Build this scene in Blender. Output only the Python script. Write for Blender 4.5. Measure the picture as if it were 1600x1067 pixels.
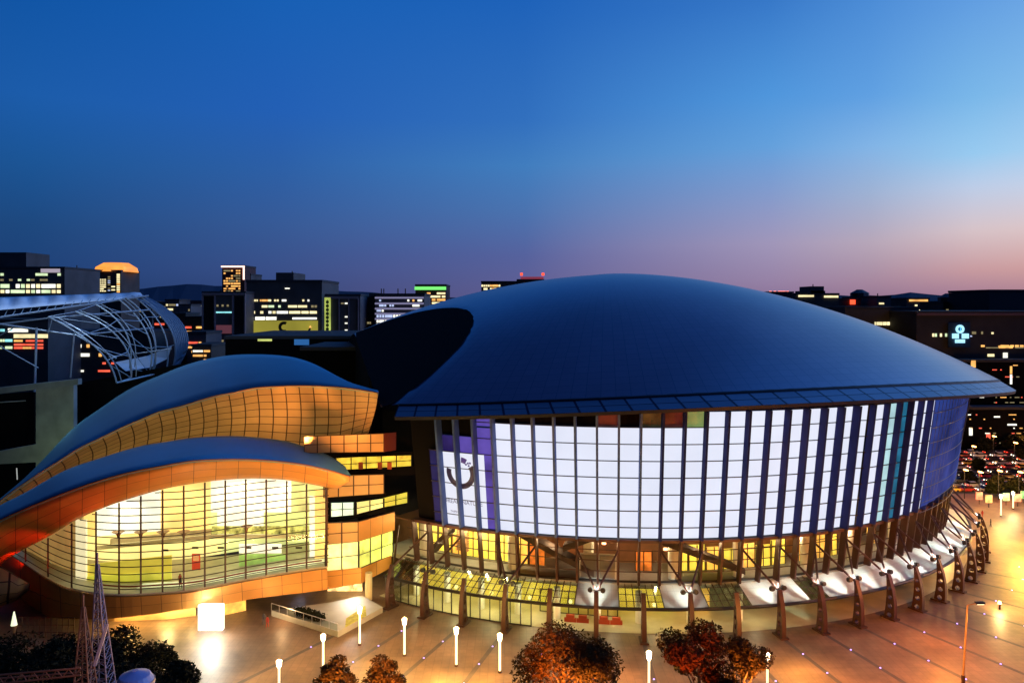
import bpy, bmesh, math, random
from mathutils import Vector, noise
import numpy as np
R = math.radians
S = 50.0                      # camera height in metres; plan units below are multiples of it
sc = bpy.context.scene
for o in list(bpy.data.objects): bpy.data.objects.remove(o)
C = sc.collection

# ------------------------------------------------------------------ camera, sky, exposure
cam = bpy.data.cameras.new('camera'); cam.lens = 27.0; cam.sensor_width = 36.0
cam.shift_y = -58.5 / 1600; cam.clip_start = 0.5; cam.clip_end = 12000
co = bpy.data.objects.new('camera', cam); C.objects.link(co)
co.location = (0, 0, S); co.rotation_euler = (R(90), 0, 0); sc.camera = co
sc.view_settings.view_transform = 'Standard'; sc.view_settings.look = 'None'
sc.view_settings.exposure = 0; sc.view_settings.gamma = 1
try:
    sc.cycles.max_bounces = 6; sc.cycles.diffuse_bounces = 2; sc.cycles.glossy_bounces = 3
    sc.cycles.transparent_max_bounces = 14; sc.cycles.transmission_bounces = 2
    sc.cycles.sample_clamp_indirect = 4; sc.cycles.caustics_reflective = False; sc.cycles.caustics_refractive = False
    sc.cycles.use_denoising = True
except Exception: pass

def lin(c):
    return tuple(((v/255)/12.92 if v/255 <= .04045 else ((v/255+.055)/1.055)**2.4) for v in c)

w = bpy.data.worlds.new('World'); sc.world = w; w.use_nodes = True
nt = w.node_tree; nt.nodes.clear()
N = lambda t: nt.nodes.new(t)
L = nt.links.new
out = N('ShaderNodeOutputWorld'); bg = N('ShaderNodeBackground'); L(bg.outputs[0], out.inputs[0])
tc = N('ShaderNodeTexCoord'); sx = N('ShaderNodeSeparateXYZ'); L(tc.outputs['Generated'], sx.inputs[0])
def wm(op, a, b=None, clamp=False):
    m = N('ShaderNodeMath'); m.operation = op; m.use_clamp = clamp
    for i, v in enumerate((a, b)):
        if v is None: continue
        if isinstance(v, (int, float)): m.inputs[i].default_value = v
        else: L(v, m.inputs[i])
    return m.outputs[0]
az = wm('ARCTAN2', sx.outputs[0], sx.outputs[1])          # 0 ahead, + to the right (the afterglow side)
el = wm('DIVIDE', wm('ARCSINE', sx.outputs[2]), R(90), True)
SKY = [ # azimuth, [(elevation deg, sRGB)]
 (-150, [(0,(8,16,40)),(10,(8,26,70)),(30,(10,40,105)),(90,(14,30,80))]),
 (-75, [(0,(14,30,66)),(8,(14,44,95)),(25,(12,60,130)),(90,(14,30,80))]),
 (-32, [(0,(26,55,100)),(2,(30,64,118)),(5,(30,72,126)),(9,(28,85,150)),(13,(28,92,170)),(19,(17,85,165)),(32,(10,46,110)),(90,(14,30,80))]),
 (-17, [(0,(50,66,114)),(2.5,(58,80,136)),(5.7,(55,90,150)),(9.4,(45,95,165)),(13.5,(35,95,180)),(21,(24,95,180)),(36,(10,46,110)),(90,(14,30,80))]),
 (1, [(0,(98,92,140)),(3.6,(86,98,157)),(6.9,(75,115,175)),(10.2,(65,125,190)),(13.4,(50,112,190)),(21.6,(30,98,185)),(38,(12,52,120)),(90,(14,30,80))]),
 (18.6, [(0,(135,108,145)),(1.6,(150,130,165)),(4.3,(160,150,185)),(7.9,(130,155,205)),(11,(100,160,220)),(14.4,(80,150,220)),(20.6,(55,120,200)),(40,(16,64,140)),(90,(14,30,80))]),
 (25, [(0,(142,110,140)),(1.5,(165,135,158)),(4.1,(183,166,184)),(7.5,(158,178,212)),(10.5,(130,180,230)),(13.8,(96,160,226)),(19.7,(76,140,214)),(40,(16,64,140)),(90,(14,30,80))]),
 (31, [(0,(150,112,138)),(.8,(170,130,150)),(2.2,(200,155,160)),(4.7,(215,195,200)),(7.5,(188,205,232)),(9.5,(152,202,240)),(13,(122,183,233)),(18.7,(98,158,225)),(45,(25,92,178)),(90,(14,30,80))]),
 (60, [(0,(200,130,110)),(3,(255,190,150)),(7,(240,235,235)),(15,(170,215,250)),(30,(70,140,215)),(60,(22,80,165)),(90,(14,30,80))]),
 (100, [(0,(90,80,120)),(6,(90,120,180)),(20,(50,110,190)),(50,(18,75,160)),(90,(14,30,80))]),
 (150, [(0,(8,16,40)),(10,(8,26,70)),(30,(10,40,105)),(90,(14,30,80))]),
]
prev = None
for i, (a, stops) in enumerate(SKY):
    r = N('ShaderNodeValToRGB'); cr = r.color_ramp; L(el, r.inputs[0])
    while len(cr.elements) < len(stops): cr.elements.new(.5)
    for e, (p, c) in zip(cr.elements, sorted(stops)): e.position = p/90
    for e, (p, c) in zip(cr.elements, sorted(stops)): e.color = (*lin(c), 1)
    if prev is None: prev = r.outputs[0]
    else:
        mr = N('ShaderNodeMapRange'); mr.inputs[1].default_value = R(SKY[i-1][0]); mr.inputs[2].default_value = R(a); L(az, mr.inputs[0])
        mx = N('ShaderNodeMix'); mx.data_type = 'RGBA'; L(mr.outputs[0], mx.inputs[0]); L(prev, mx.inputs[6]); L(r.outputs[0], mx.inputs[7])
        prev = mx.outputs[2]
L(prev, bg.inputs[0])
mr = N('ShaderNodeMapRange'); mr.interpolation_type = 'SMOOTHSTEP'; L(az, mr.inputs[0]); mr.inputs[1].default_value = R(36); mr.inputs[2].default_value = R(75); mr.inputs[3].default_value = 1; mr.inputs[4].default_value = 3.6
m2 = N('ShaderNodeMapRange'); m2.interpolation_type = 'SMOOTHSTEP'; L(az, m2.inputs[0]); m2.inputs[1].default_value = R(100); m2.inputs[2].default_value = R(150); m2.inputs[3].default_value = 1; m2.inputs[4].default_value = .05
m3 = N('ShaderNodeMapRange'); m3.interpolation_type = 'SMOOTHSTEP'; L(az, m3.inputs[0]); m3.inputs[1].default_value = R(-62); m3.inputs[2].default_value = R(-36); m3.inputs[3].default_value = .08; m3.inputs[4].default_value = 1
L(wm('MULTIPLY', wm('MULTIPLY', mr.outputs[0], m2.outputs[0]), m3.outputs[0]), bg.inputs[1])        # the afterglow, brightest beyond the right edge of the view

# ------------------------------------------------------------------ helpers
def P(x, y, d):               # point of the plan at depth d (in camera heights)
    return Vector(((x-800)/1200*d*S, d*S, S-(y-475)/1200*d*S))
def G(x, d, z=0.0):
    return Vector(((x-800)/1200*d*S, d*S, z))
MATS = {}
def mat(name, col=(.5,.5,.5), rough=.6, metal=0., emit=None, es=1., var=.0, vs=.5, bump=0., grid=None, joint=None, jw=.04, spec=.5, srgb=False, c2=.8):
    if name in MATS: return MATS[name]
    m = bpy.data.materials.new(name); m.use_nodes = True; t = m.node_tree; b = t.nodes['Principled BSDF']
    if srgb: col = lin(col)
    b.inputs['Base Color'].default_value = (*col, 1); b.inputs['Roughness'].default_value = rough
    b.inputs['Metallic'].default_value = metal; b.inputs['Specular IOR Level'].default_value = spec
    src = None
    if var or bump:
        tc = t.nodes.new('ShaderNodeTexCoord'); n = t.nodes.new('ShaderNodeTexNoise'); n.inputs['Scale'].default_value = vs; n.inputs['Detail'].default_value = 6
        t.links.new(tc.outputs['Object'], n.inputs['Vector'])
        mr = t.nodes.new('ShaderNodeMapRange'); mr.inputs[1].default_value = .3; mr.inputs[2].default_value = .7
        mr.inputs[3].default_value = 1-var; mr.inputs[4].default_value = 1+var; t.links.new(n.outputs[0], mr.inputs[0])
        mu = t.nodes.new('ShaderNodeVectorMath'); mu.operation = 'SCALE'; mu.inputs[0].default_value = col; t.links.new(mr.outputs[0], mu.inputs['Scale'])
        src = mu.outputs[0]
        if bump:
            bp = t.nodes.new('ShaderNodeBump'); bp.inputs['Strength'].default_value = bump; t.links.new(n.outputs[0], bp.inputs['Height']); t.links.new(bp.outputs[0], b.inputs['Normal'])
    if grid:                   # panel joints in UV space
        uv = t.nodes.new('ShaderNodeUVMap'); br = t.nodes.new('ShaderNodeTexBrick'); br.offset = 0; br.squash = 1
        br.inputs['Scale'].default_value = 1; br.inputs['Brick Width'].default_value = grid[0]; br.inputs['Row Height'].default_value = grid[1]
        br.inputs['Mortar Size'].default_value = jw; br.inputs['Mortar Smooth'].default_value = .1; br.inputs['Bias'].default_value = 0
        c = col; br.inputs['Color1'].default_value = (*c, 1); br.inputs['Color2'].default_value = (*[v*c2 for v in c], 1)
        br.inputs['Mortar'].default_value = (*(joint or [v*.15 for v in c]), 1)
        t.links.new(uv.outputs[0], br.inputs[0])
        if src:
            mm = t.nodes.new('ShaderNodeVectorMath'); mm.operation = 'MULTIPLY'
            sc_ = t.nodes.new('ShaderNodeVectorMath'); sc_.operation = 'SCALE'; sc_.inputs[0].default_value = (1,1,1); t.links.new(mr.outputs[0], sc_.inputs['Scale'])
            t.links.new(br.outputs[0], mm.inputs[0]); t.links.new(sc_.outputs[0], mm.inputs[1]); src = mm.outputs[0]
        else: src = br.outputs[0]
    if src: t.links.new(src, b.inputs['Base Color'])
    if emit:
        b.inputs['Emission Color'].default_value = (*(lin(emit) if max(emit) > 1 else emit), 1); b.inputs['Emission Strength'].default_value = es
        if var and not grid:
            mu2 = t.nodes.new('ShaderNodeVectorMath'); mu2.operation = 'SCALE'; mu2.inputs[0].default_value = lin(emit) if max(emit) > 1 else emit
            t.links.new(mr.outputs[0], mu2.inputs['Scale']); t.links.new(mu2.outputs[0], b.inputs['Emission Color'])
    MATS[name] = m; return m
def glass(name, tint=(.8,.85,.85), refl=.12):
    if name in MATS: return MATS[name]
    m = bpy.data.materials.new(name); m.use_nodes = True; t = m.node_tree; t.nodes.clear()
    o = t.nodes.new('ShaderNodeOutputMaterial'); tr = t.nodes.new('ShaderNodeBsdfTransparent'); gl = t.nodes.new('ShaderNodeBsdfGlossy'); mx = t.nodes.new('ShaderNodeMixShader')
    fr = t.nodes.new('ShaderNodeFresnel'); fr.inputs[0].default_value = 1.45
    tr.inputs[0].default_value = (*tint, 1); gl.inputs[0].default_value = (.9,.9,.9,1); gl.inputs['Roughness'].default_value = .05
    ad = t.nodes.new('ShaderNodeMath'); ad.operation = 'MULTIPLY'; ad.inputs[1].default_value = refl*6; ad.use_clamp = True
    t.links.new(fr.outputs[0], ad.inputs[0]); t.links.new(ad.outputs[0], mx.inputs[0]); t.links.new(tr.outputs[0], mx.inputs[1]); t.links.new(gl.outputs[0], mx.inputs[2]); t.links.new(mx.outputs[0], o.inputs[0])
    MATS[name] = m; return m

class MB:
    def __init__(s): s.v = []; s.f = []; s.uv = []
    def quad(s, a, b, c, d, uv=None):
        i = len(s.v); s.v += [tuple(a), tuple(b), tuple(c), tuple(d)]; s.f.append((i, i+1, i+2, i+3)); s.uv.append(uv or ((0,0),(1,0),(1,1),(0,1))); return s
    def poly(s, pts):
        i = len(s.v); s.v += [tuple(p) for p in pts]; s.f.append(tuple(range(i, i+len(pts)))); s.uv.append(tuple((p[0], p[1]) for p in pts)); return s
    def hexa(s, p):            # p: 8 points, bottom four then top four
        for a, b, c, d in ((0,3,2,1),(4,5,6,7),(0,1,5,4),(1,2,6,5),(2,3,7,6),(3,0,4,7)): s.quad(p[a], p[b], p[c], p[d])
        return s
    def box(s, c, size, rz=0.):
        cx, cy, cz = c; hx, hy, hz = (v/2 for v in size); ca, sa = math.cos(rz), math.sin(rz); p = []
        for z in (-hz, hz):
            for x, y in ((-hx,-hy),(hx,-hy),(hx,hy),(-hx,hy)): p.append((cx+x*ca-y*sa, cy+x*sa+y*ca, cz+z))
        return s.hexa(p)
    def tube(s, pts, r, n=6, cap=True):
        pts = [Vector(p) for p in pts]; rr = r if isinstance(r, (list, tuple)) else [r]*len(pts); rings = []
        for i, p in enumerate(pts):
            t = (pts[min(i+1, len(pts)-1)]-pts[max(i-1, 0)])
            if t.length < 1e-6: t = Vector((0,0,1))
            t.normalize(); u = t.cross(Vector((0,0,1)) if abs(t.z) < .95 else Vector((1,0,0))).normalized(); v = t.cross(u)
            rings.append([p+u*(math.cos(2*math.pi*k/n)*rr[i])+v*(math.sin(2*math.pi*k/n)*rr[i]) for k in range(n)])
        for a, b in zip(rings, rings[1:]):
            for k in range(n): s.quad(a[k], a[(k+1)%n], b[(k+1)%n], b[k])
        if cap: s.poly(rings[0][::-1]); s.poly(rings[-1])
        return s
    def loft(s, rows, uvs=None):   # rows: equal-length lists of points
        nr, nc = len(rows), len(rows[0]); i0 = len(s.v)
        for r in rows: s.v += [tuple(p) for p in r]
        for a in range(nr-1):
            for b in range(nc-1):
                s.f.append((i0+a*nc+b, i0+a*nc+b+1, i0+(a+1)*nc+b+1, i0+(a+1)*nc+b))
                s.uv.append(((b, a), (b+1, a), (b+1, a+1), (b, a+1)) if uvs is None else tuple(uvs(aa, bb) for aa, bb in ((a,b),(a,b+1),(a+1,b+1),(a+1,b))))
        return s
    def build(s, name, m, parent=None, smooth=False, thick=0., off=0., weld=False):
        me = bpy.data.meshes.new(name); me.from_pydata(s.v, [], s.f)
        uvl = me.uv_layers.new(name='UVMap'); flat = [c for f in s.uv for u in f for c in u]; uvl.data.foreach_set('uv', flat)
        me.materials.append(m); o = bpy.data.objects.new(name, me); C.objects.link(o)
        if weld:
            bm = bmesh.new(); bm.from_mesh(me); bmesh.ops.remove_doubles(bm, verts=bm.verts, dist=.001); bm.to_mesh(me); bm.free()
        if smooth: me.polygons.foreach_set('use_smooth', [True]*len(me.polygons))
        if thick:
            md = o.modifiers.new('solid', 'SOLIDIFY'); md.thickness = thick; md.offset = off
        me.update()
        if parent: o.parent = parent; 
        return o
def thing(name, label, cat, loc=(0,0,0), group=None, rz=0):
    o = bpy.data.objects.new(name, None); C.objects.link(o); o.location = loc; o.rotation_euler = (0,0,rz); o.empty_display_size = .5
    o['label'] = label; o['category'] = cat
    if group: o['group'] = group
    return o
def tag(o, label=None, cat=None, group=None, kind=None):
    for k, v in (('label', label), ('category', cat), ('group', group), ('kind', kind)):
        if v: o[k] = v
    return o
def struct(o): o['kind'] = 'structure'; return o
def place(o, loc):             # give an absolutely modelled empty's children a base point: move origin, keep children
    o.location = loc
    for ch in o.children: ch.location = tuple(a-b for a, b in zip(ch.location, loc))
def copy_tree(o, parent=None, label=None):
    c = o.copy(); C.objects.link(c); c.parent = parent
    if label: c['label'] = label
    for ch in list(o.children): copy_tree(ch, c)
    return c
LAMPS = thing  # (lamps are children of what carries them)
def light(kind, loc, power, col, parent=None, size=.3, target=None, spot=None, blend=.6, name='lamp_or_fill_light'):
    l = bpy.data.lights.new(name, kind); l.energy = power; l.color = col
    if kind == 'AREA': l.size = size; l.shape = 'DISK'
    else: l.shadow_soft_size = size
    if kind == 'SPOT': l.spot_size = R(spot or 90); l.spot_blend = blend
    o = bpy.data.objects.new(name, l); C.objects.link(o); o.location = loc
    if target is not None:
        o.rotation_euler = (Vector(target)-Vector(loc)).to_track_quat('-Z', 'Y').to_euler()
    if parent: o.parent = parent; o.location = Vector(loc)-parent.location
    return o
def interp(tab, x):
    xs = [t[0] for t in tab]; ys = [t[1] for t in tab]; return float(np.interp(x, xs, ys))
def smooth(tab, x):            # monotone-ish cubic through the table
    xs = [t[0] for t in tab]; ys = [t[1] for t in tab]
    if x <= xs[0]: return ys[0]+(x-xs[0])*(ys[1]-ys[0])/(xs[1]-xs[0])
    if x >= xs[-1]: return ys[-1]+(x-xs[-1])*(ys[-1]-ys[-2])/(xs[-1]-xs[-2])
    i = max(k for k in range(len(xs)-1) if xs[k] <= x); h = xs[i+1]-xs[i]; t = (x-xs[i])/h
    def sl(k):
        if k == 0: return (ys[1]-ys[0])/(xs[1]-xs[0])
        if k == len(xs)-1: return (ys[-1]-ys[-2])/(xs[-1]-xs[-2])
        return (ys[k+1]-ys[k-1])/(xs[k+1]-xs[k-1])
    m0, m1 = sl(i)*h, sl(i+1)*h
    return (2*t**3-3*t**2+1)*ys[i]+(t**3-2*t**2+t)*m0+(-2*t**3+3*t**2)*ys[i+1]+(t**3-t**2)*m1

# ------------------------------------------------------------------ materials
ROOF = mat('dome_metal', (.42,.31,.37), .30, .75, var=.08, vs=.05, bump=.02, grid=(1,1), jw=.02, joint=(.22,.20,.26), c2=.94)
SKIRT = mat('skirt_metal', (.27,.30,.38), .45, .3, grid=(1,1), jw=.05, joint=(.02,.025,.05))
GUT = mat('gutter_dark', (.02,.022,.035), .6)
DARK = mat('dark_metal', (.022,.02,.022), .5, .2)
FRAME = mat('brown_steel', (.055,.022,.016), .5, .3, var=.2, vs=.4)
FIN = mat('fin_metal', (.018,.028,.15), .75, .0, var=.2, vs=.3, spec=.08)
FINL = mat('fin_metal_lit', (.08,.15,.44), .7, .0, var=.2, vs=.3, spec=.1)  # screen glow on the left and front fins, put into a paler base colour
CONC = mat('concrete', (.28,.28,.26), .85, var=.25, vs=.25, bump=.1)
BLACKW = mat('dark_wall', (.006,.006,.007), .95, spec=.05)
WHITE = mat('screen_white', (.03,.03,.03), .95, spec=.0, emit=(.80,.84,1.0), es=.98, var=.05, vs=.12)
PURPLE = mat('screen_purple', (.02,.02,.03), .95, spec=.0, emit=(88,72,165), es=.9, var=.35, vs=.18)
DIMBLUE = mat('screen_dim', (.02,.02,.03), .95, spec=.0, emit=(16,26,84), es=.8, var=.3, vs=.2)
BLUES = mat('screen_blue', (.02,.02,.04), .95, spec=.0, emit=(34,62,138), es=.8, var=.5, vs=.14)
TEAL = mat('screen_teal', (.02,.03,.03), .95, spec=.0, emit=(30,105,140), es=.9, var=.5, vs=.3)
CYANW = mat('screen_pale_cyan', (.02,.03,.03), .95, spec=.0, emit=(185,225,232), es=.9, var=.2, vs=.3)
PANEL = mat('tan_panel', (.60,.38,.16), .55, .15, var=.12, vs=.2, grid=(1,1), jw=.045, joint=(.06,.025,.01))
PANELF = mat('tan_fascia', (.66,.31,.07), .5, .2, var=.12, vs=.2, grid=(1,1), jw=.014, joint=(.12,.05,.02))
BROOF = mat('hall_roof_metal', (.13,.40,.52), .75, .0, var=.08, vs=.08)
GL = glass('clear_glass', (.95,.97,.93), .04)
GLC = glass('canopy_glass', (.92,.95,.88), .10)
WARM = mat('warm_glow_wall', (.6,.45,.2), .8, emit=(250,190,70), es=.9, var=.35, vs=.35)
YEL = mat('yellow_glow_wall', (.6,.5,.15), .8, emit=(240,215,70), es=.95, var=.3, vs=.35)
CREAM = mat('cream_wall', (.75,.68,.45), .8, var=.1, vs=.3)
FLOORI = mat('interior_floor', (.5,.46,.32), .5, var=.15, vs=.5)
ORNG = mat('orange_glow', (.4,.15,.05), .8, emit=(235,120,35), es=.8, var=.5, vs=.5)
LAMPW = mat('lamp_white', (.9,.85,.7), .4, emit=(1.0,.86,.58), es=5.0)
LAMPC = mat('lamp_tube', (.9,.85,.7), .4, emit=(1.0,.82,.5), es=1.6)
REDL = mat('red_light', (.3,.02,.01), .4, emit=(1.0,.08,.03), es=2.0)

# ------------------------------------------------------------------ ground
gm = mat('city_ground_dark', (.035,.033,.035), .9, var=.4, vs=.02)
struct(MB().quad((-6000,-400,-.03),(6000,-400,-.03),(6000,9000,-.03),(-6000,9000,-.03)).build('ground', gm))
CX, CY = .48*S, 3.92*S
def ring(th, r, z=0.):         # th degrees from the front, positive to the right
    t = R(th); return Vector((CX+r*S*math.sin(t), CY-r*S*math.cos(t), z*S))
def make_plaza_mat():
    m = bpy.data.materials.new('plaza_granite'); m.use_nodes = True; t = m.node_tree; b = t.nodes['Principled BSDF']; b.inputs['Roughness'].default_value = .5
    tc = t.nodes.new('ShaderNodeTexCoord'); n1 = t.nodes.new('ShaderNodeTexNoise'); n1.inputs['Scale'].default_value = .12; n1.inputs['Detail'].default_value = 8; n1.inputs['Roughness'].default_value = .7
    n2 = t.nodes.new('ShaderNodeTexNoise'); n2.inputs['Scale'].default_value = 2.2; n2.inputs['Detail'].default_value = 4
    br = t.nodes.new('ShaderNodeTexBrick'); br.inputs['Scale'].default_value = .55; br.inputs['Color1'].default_value = (.185,.115,.070,1); br.inputs['Color2'].default_value = (.155,.097,.060,1); br.inputs['Mortar'].default_value = (.09,.06,.045,1); br.inputs['Mortar Size'].default_value = .012; br.offset = 0; br.inputs['Brick Width'].default_value = .6; br.inputs['Row Height'].default_value = .6
    for n in (n1, n2, br): t.links.new(tc.outputs['Object'], n.inputs[0])
    r1 = t.nodes.new('ShaderNodeMapRange'); r1.inputs[1].default_value = .3; r1.inputs[2].default_value = .7; r1.inputs[3].default_value = .5; r1.inputs[4].default_value = 1.35; t.links.new(n1.outputs[0], r1.inputs[0])
    r2 = t.nodes.new('ShaderNodeMapRange'); r2.inputs[3].default_value = .85; r2.inputs[4].default_value = 1.15; t.links.new(n2.outputs[0], r2.inputs[0])
    mm = t.nodes.new('ShaderNodeMath'); mm.operation = 'MULTIPLY'; t.links.new(r1.outputs[0], mm.inputs[0]); t.links.new(r2.outputs[0], mm.inputs[1])
    v = t.nodes.new('ShaderNodeVectorMath'); v.operation = 'SCALE'; t.links.new(br.outputs[0], v.inputs[0]); t.links.new(mm.outputs[0], v.inputs['Scale']); t.links.new(v.outputs[0], b.inputs['Base Color'])
    return m
PLZ = make_plaza_mat()
struct(MB().poly([(-110,20,0),(150,20,0),(205,150,0),(215,185,0),(150,240,0),(-20,240,0),(-130,160,0)]).build('plaza', PLZ))
band = mat('dark_paving', (.075,.06,.055), .6, var=.25, vs=.5)
TH0, STEP = -32.4, 2.441
pb = MB()
for k in range(20):
    th = TH0+2*STEP*k
    if k < 18: pb.quad(ring(th-.22,1.66,.00012), ring(th+.22,1.66,.00012), ring(th+.16,2.75,.00012), ring(th-.16,2.75,.00012))
for rr_ in (1.93,):
    for q in range(-30, 70, 2):
        pass
struct(pb.build('paving_bands', band))
# the small violet lights set in the dark bands
led = mat('ground_led', (.1,.1,.3), .4, emit=(.42,.32,1.0), es=2.6)
lm = MB(); lm.tube([(0,0,.01),(0,0,.10)], [.14,.10], 8); led0 = lm.build('ground_light', led)
spots = []
for k in range(19):
    th = TH0+2*STEP*k
    for q in range(7):
        if k < 12 and q > 3: continue
        spots.append(ring(th, 1.76+.115*q+.03*((k*7)%3)/3, 0.0002))
for i, p in enumerate(spots):
    o = led0 if i == 0 else led0.copy()
    if i: C.objects.link(o)
    o.location = p; tag(o, 'small violet light set flush into a dark paving band of the plaza', 'ground light', 'violet lights set in the plaza paving')

# ------------------------------------------------------------------ ARENA
arena = thing('arena', 'large round arena with a shallow blue metal dome and glowing white screen walls', 'arena')
RG, RE = 1.694, 1.75
def zg(th): return 1-(.248+.125*math.sin(R(th-19))**2)
def ze(th): return 1-(.284+.125*math.sin(R(th-18))**2)
def cutx(p):                   # the dome stops at a straight wall beside the foyer hall
    lim = (-.40-.27*(p.y/S-2.40))*S
    if p.x < lim: p.x = lim; return True
    return False
def dome_pt(r, th):
    p = ring(th, r*RG); c = cutx(p)
    dx, dy = (p.x-CX)/S, (p.y-CY)/S; rr = min(1, math.hypot(dx, dy)/RG); th2 = math.degrees(math.atan2(dx, -dy)) if rr > 1e-6 else 0
    h = 1-.248-.125*math.sin(R(th2-19))**2*rr+.40*(1-rr**2.2)
    p.z = min(h, plane_h(p.x/S, p.y/S)-.004 if (p.x/S < .1 and h > plane_h(p.x/S, p.y/S)) else h)*S; return p, c
PN, PK = Vector((-.42588242, -.23722227, .87312643)), .1730385615602995
def dome_h(x, y):
    dx, dy = x-.48, y-3.92; r = math.hypot(dx, dy)/RG; return 1-.248-.125*math.sin(math.atan2(dx,-dy)-R(19))**2*r+.40*(1-r**2.2)
def plane_h(x, y): return (PK-PN.x*x-PN.y*y)/PN.z
nr, nt_ = 44, 240
d = MB(); pts = {}; cut = {}
for i in range(nr+1):
    for j in range(nt_+1): pts[i,j], cut[i,j] = dome_pt((i/nr)**.8+1e-4, -180+360*j/nt_)
wall = MB()
for i in range(nr):
    for j in range(nt_):
        k = [(i,j),(i+1,j),(i+1,j+1),(i,j+1)]
        if all(cut[q] for q in k): continue
        u = 12 if i > 5 else 12
        d.quad(*[pts[q] for q in k], uv=tuple((q[1]/1.0, q[0]*1.0) for q in k))
d.build('dome_roof', ROOF, arena, smooth=True, weld=True)
# the flat shoulder cutting the dome at its left side; its shade is painted black
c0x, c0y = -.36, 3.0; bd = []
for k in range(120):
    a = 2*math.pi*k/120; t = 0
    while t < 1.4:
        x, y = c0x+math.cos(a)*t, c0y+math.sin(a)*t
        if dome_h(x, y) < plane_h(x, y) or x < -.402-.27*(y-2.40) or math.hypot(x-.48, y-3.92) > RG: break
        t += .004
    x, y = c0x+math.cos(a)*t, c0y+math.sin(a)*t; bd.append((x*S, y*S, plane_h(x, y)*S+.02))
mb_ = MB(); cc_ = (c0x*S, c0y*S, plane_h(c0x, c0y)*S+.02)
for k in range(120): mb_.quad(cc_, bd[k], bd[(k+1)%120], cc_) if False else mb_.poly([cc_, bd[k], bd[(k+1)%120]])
mb_.build('shaded_shoulder', mat('shoulder_shade', (.010,.010,.012), .95, spec=.05), arena)
def arc(r, z, a0, a1, n): return [ring(a0+(a1-a0)*i/n, r, z(a0+(a1-a0)*i/n) if callable(z) else z) for i in range(n+1)]
A0, A1 = -29.9, 176
n = 84
g = MB(); rows = [arc(RG-.004, lambda t: zg(t)+.002, A0, A1, n), arc(RG+.004, lambda t: zg(t)-.001, A0, A1, n), arc(RG+.005, lambda t: zg(t)-.006, A0, A1, n), arc(RG-.006, lambda t: zg(t)-.006, A0, A1, n)]
g.loft(rows).build('gutter', GUT, arena)
A0e = -28.9
sk = MB(); rows = [arc(RG+.005+(RE-RG-.005)*f, lambda t, f=f: (zg(t)-.006)*(1-f)+ze(t)*f, A0e-.8*(1-f), A1, n) for f in (0,.5,1)]
sk.loft(rows).build('roof_skirt', SKIRT, arena)
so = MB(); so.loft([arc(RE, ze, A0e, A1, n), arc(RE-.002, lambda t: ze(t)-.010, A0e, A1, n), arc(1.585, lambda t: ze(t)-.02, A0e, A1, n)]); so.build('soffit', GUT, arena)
# straight flank wall under the cut edge
fl = MB(); q = []
for i in range(25):
    y = 2.96+1.34*i/24; x = -.40-.27*(y-2.40); dx, dy = x-.48, y-3.92; rr = math.hypot(dx,dy)/RG
    h = min(dome_h(x, y), plane_h(x, y)) if rr < 1 else 1-.30
    q.append((x*S, y*S, h*S-.15))
fl.loft([q, [(a,b,0) for a,b,c in q]]).build('flank_wall', BLACKW, arena, thick=.5, off=-1)
# lean of the facade
def rf(z): return 1.537+(1.594-1.537)*(z-.263)/.415          # outer edge of the fins
FD = .033
ROWS = [.263,.299,.3525,.406,.4595,.513,.5665,.62,.6735]
NB = 46
for j in range(0, NB):
    th = TH0+STEP*j
    f = MB(); zs = [.118,.263,.47,.672]
    if j in (0,1): zs = [.118,.262]
    if j > 1: zs = [.118,.2615]+zs[1:]
    zs = [z_ for z_ in zs if z_ != .2615]
    for za, zb in zip(zs, zs[1:]):
        def pr(r, z, s): 
            p = ring(th, r, z); t = R(th); return p+Vector((math.cos(t), math.sin(t), 0))*(s*.16)
        p8 = []
        for z in (za, zb):
            ro = rf(z); dd = (FD if j < 24 else .022) if za >= .26 else .024
            p8 += [pr(ro,z,-1), pr(ro,z,1), pr(ro-dd,z,1), pr(ro-dd,z,-1)]
        if za < .26: MB().hexa(p8).build('fin_post', FRAME, arena)
        else: f.hexa(p8)
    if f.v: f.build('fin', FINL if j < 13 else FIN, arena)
def bay(j0, j1, z0, z1, m, name='screen_panel', off=FD, parent=arena):
    b = MB(); nn = max(1, int(round((j1-j0)*2))); a0, a1 = TH0+STEP*j0, TH0+STEP*j1
    b.loft([[ring(a0+(a1-a0)*i/nn, rf(z)-off, z) for i in range(nn+1)] for z in (z0, (z0+z1)/2, z1)])
    return b.build(name, m, parent, thick=.12, off=0)
for j in range(5, 30):
    top = ROWS[7] if j < 15 else ROWS[8]
    m = CYANW if j == 25 else TEAL if j == 26 else WHITE
    top = ROWS[8]-.006 if j >= 15 else ROWS[7]
    bay(j, j+1, ROWS[0], top, m, 'screen_panel', FD if j < 24 else .022)
    if j == 24: pass
# the band above the screens at the left of the front
for j, m in ((5,BLACKW),(6,ORNG),(7,BLACKW),(8,BLACKW),(9,BLACKW)): bay(j, j+1, ROWS[7]+.001, ROWS[8], BLACKW, 'clerestory_panel', FD+.004)
cl1 = mat('clerestory_olive', (.1,.1,.04), .5, emit=(70,75,40), es=.4, var=.8, vs=.3)
cl2 = mat('clerestory_red', (.1,.03,.02), .5, emit=(60,24,22), es=.5, var=.8, vs=.3)
cl3 = mat('clerestory_green', (.1,.1,.04), .5, emit=(150,180,105), es=.45, var=.5, vs=.25)
for j, m in ((10,cl2),(11,BLACKW),(12,cl1),(13,cl2),(14,cl3)): bay(j, j+1, ROWS[7]+.001, ROWS[8], m, 'clerestory_panel', FD+.004)
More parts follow.
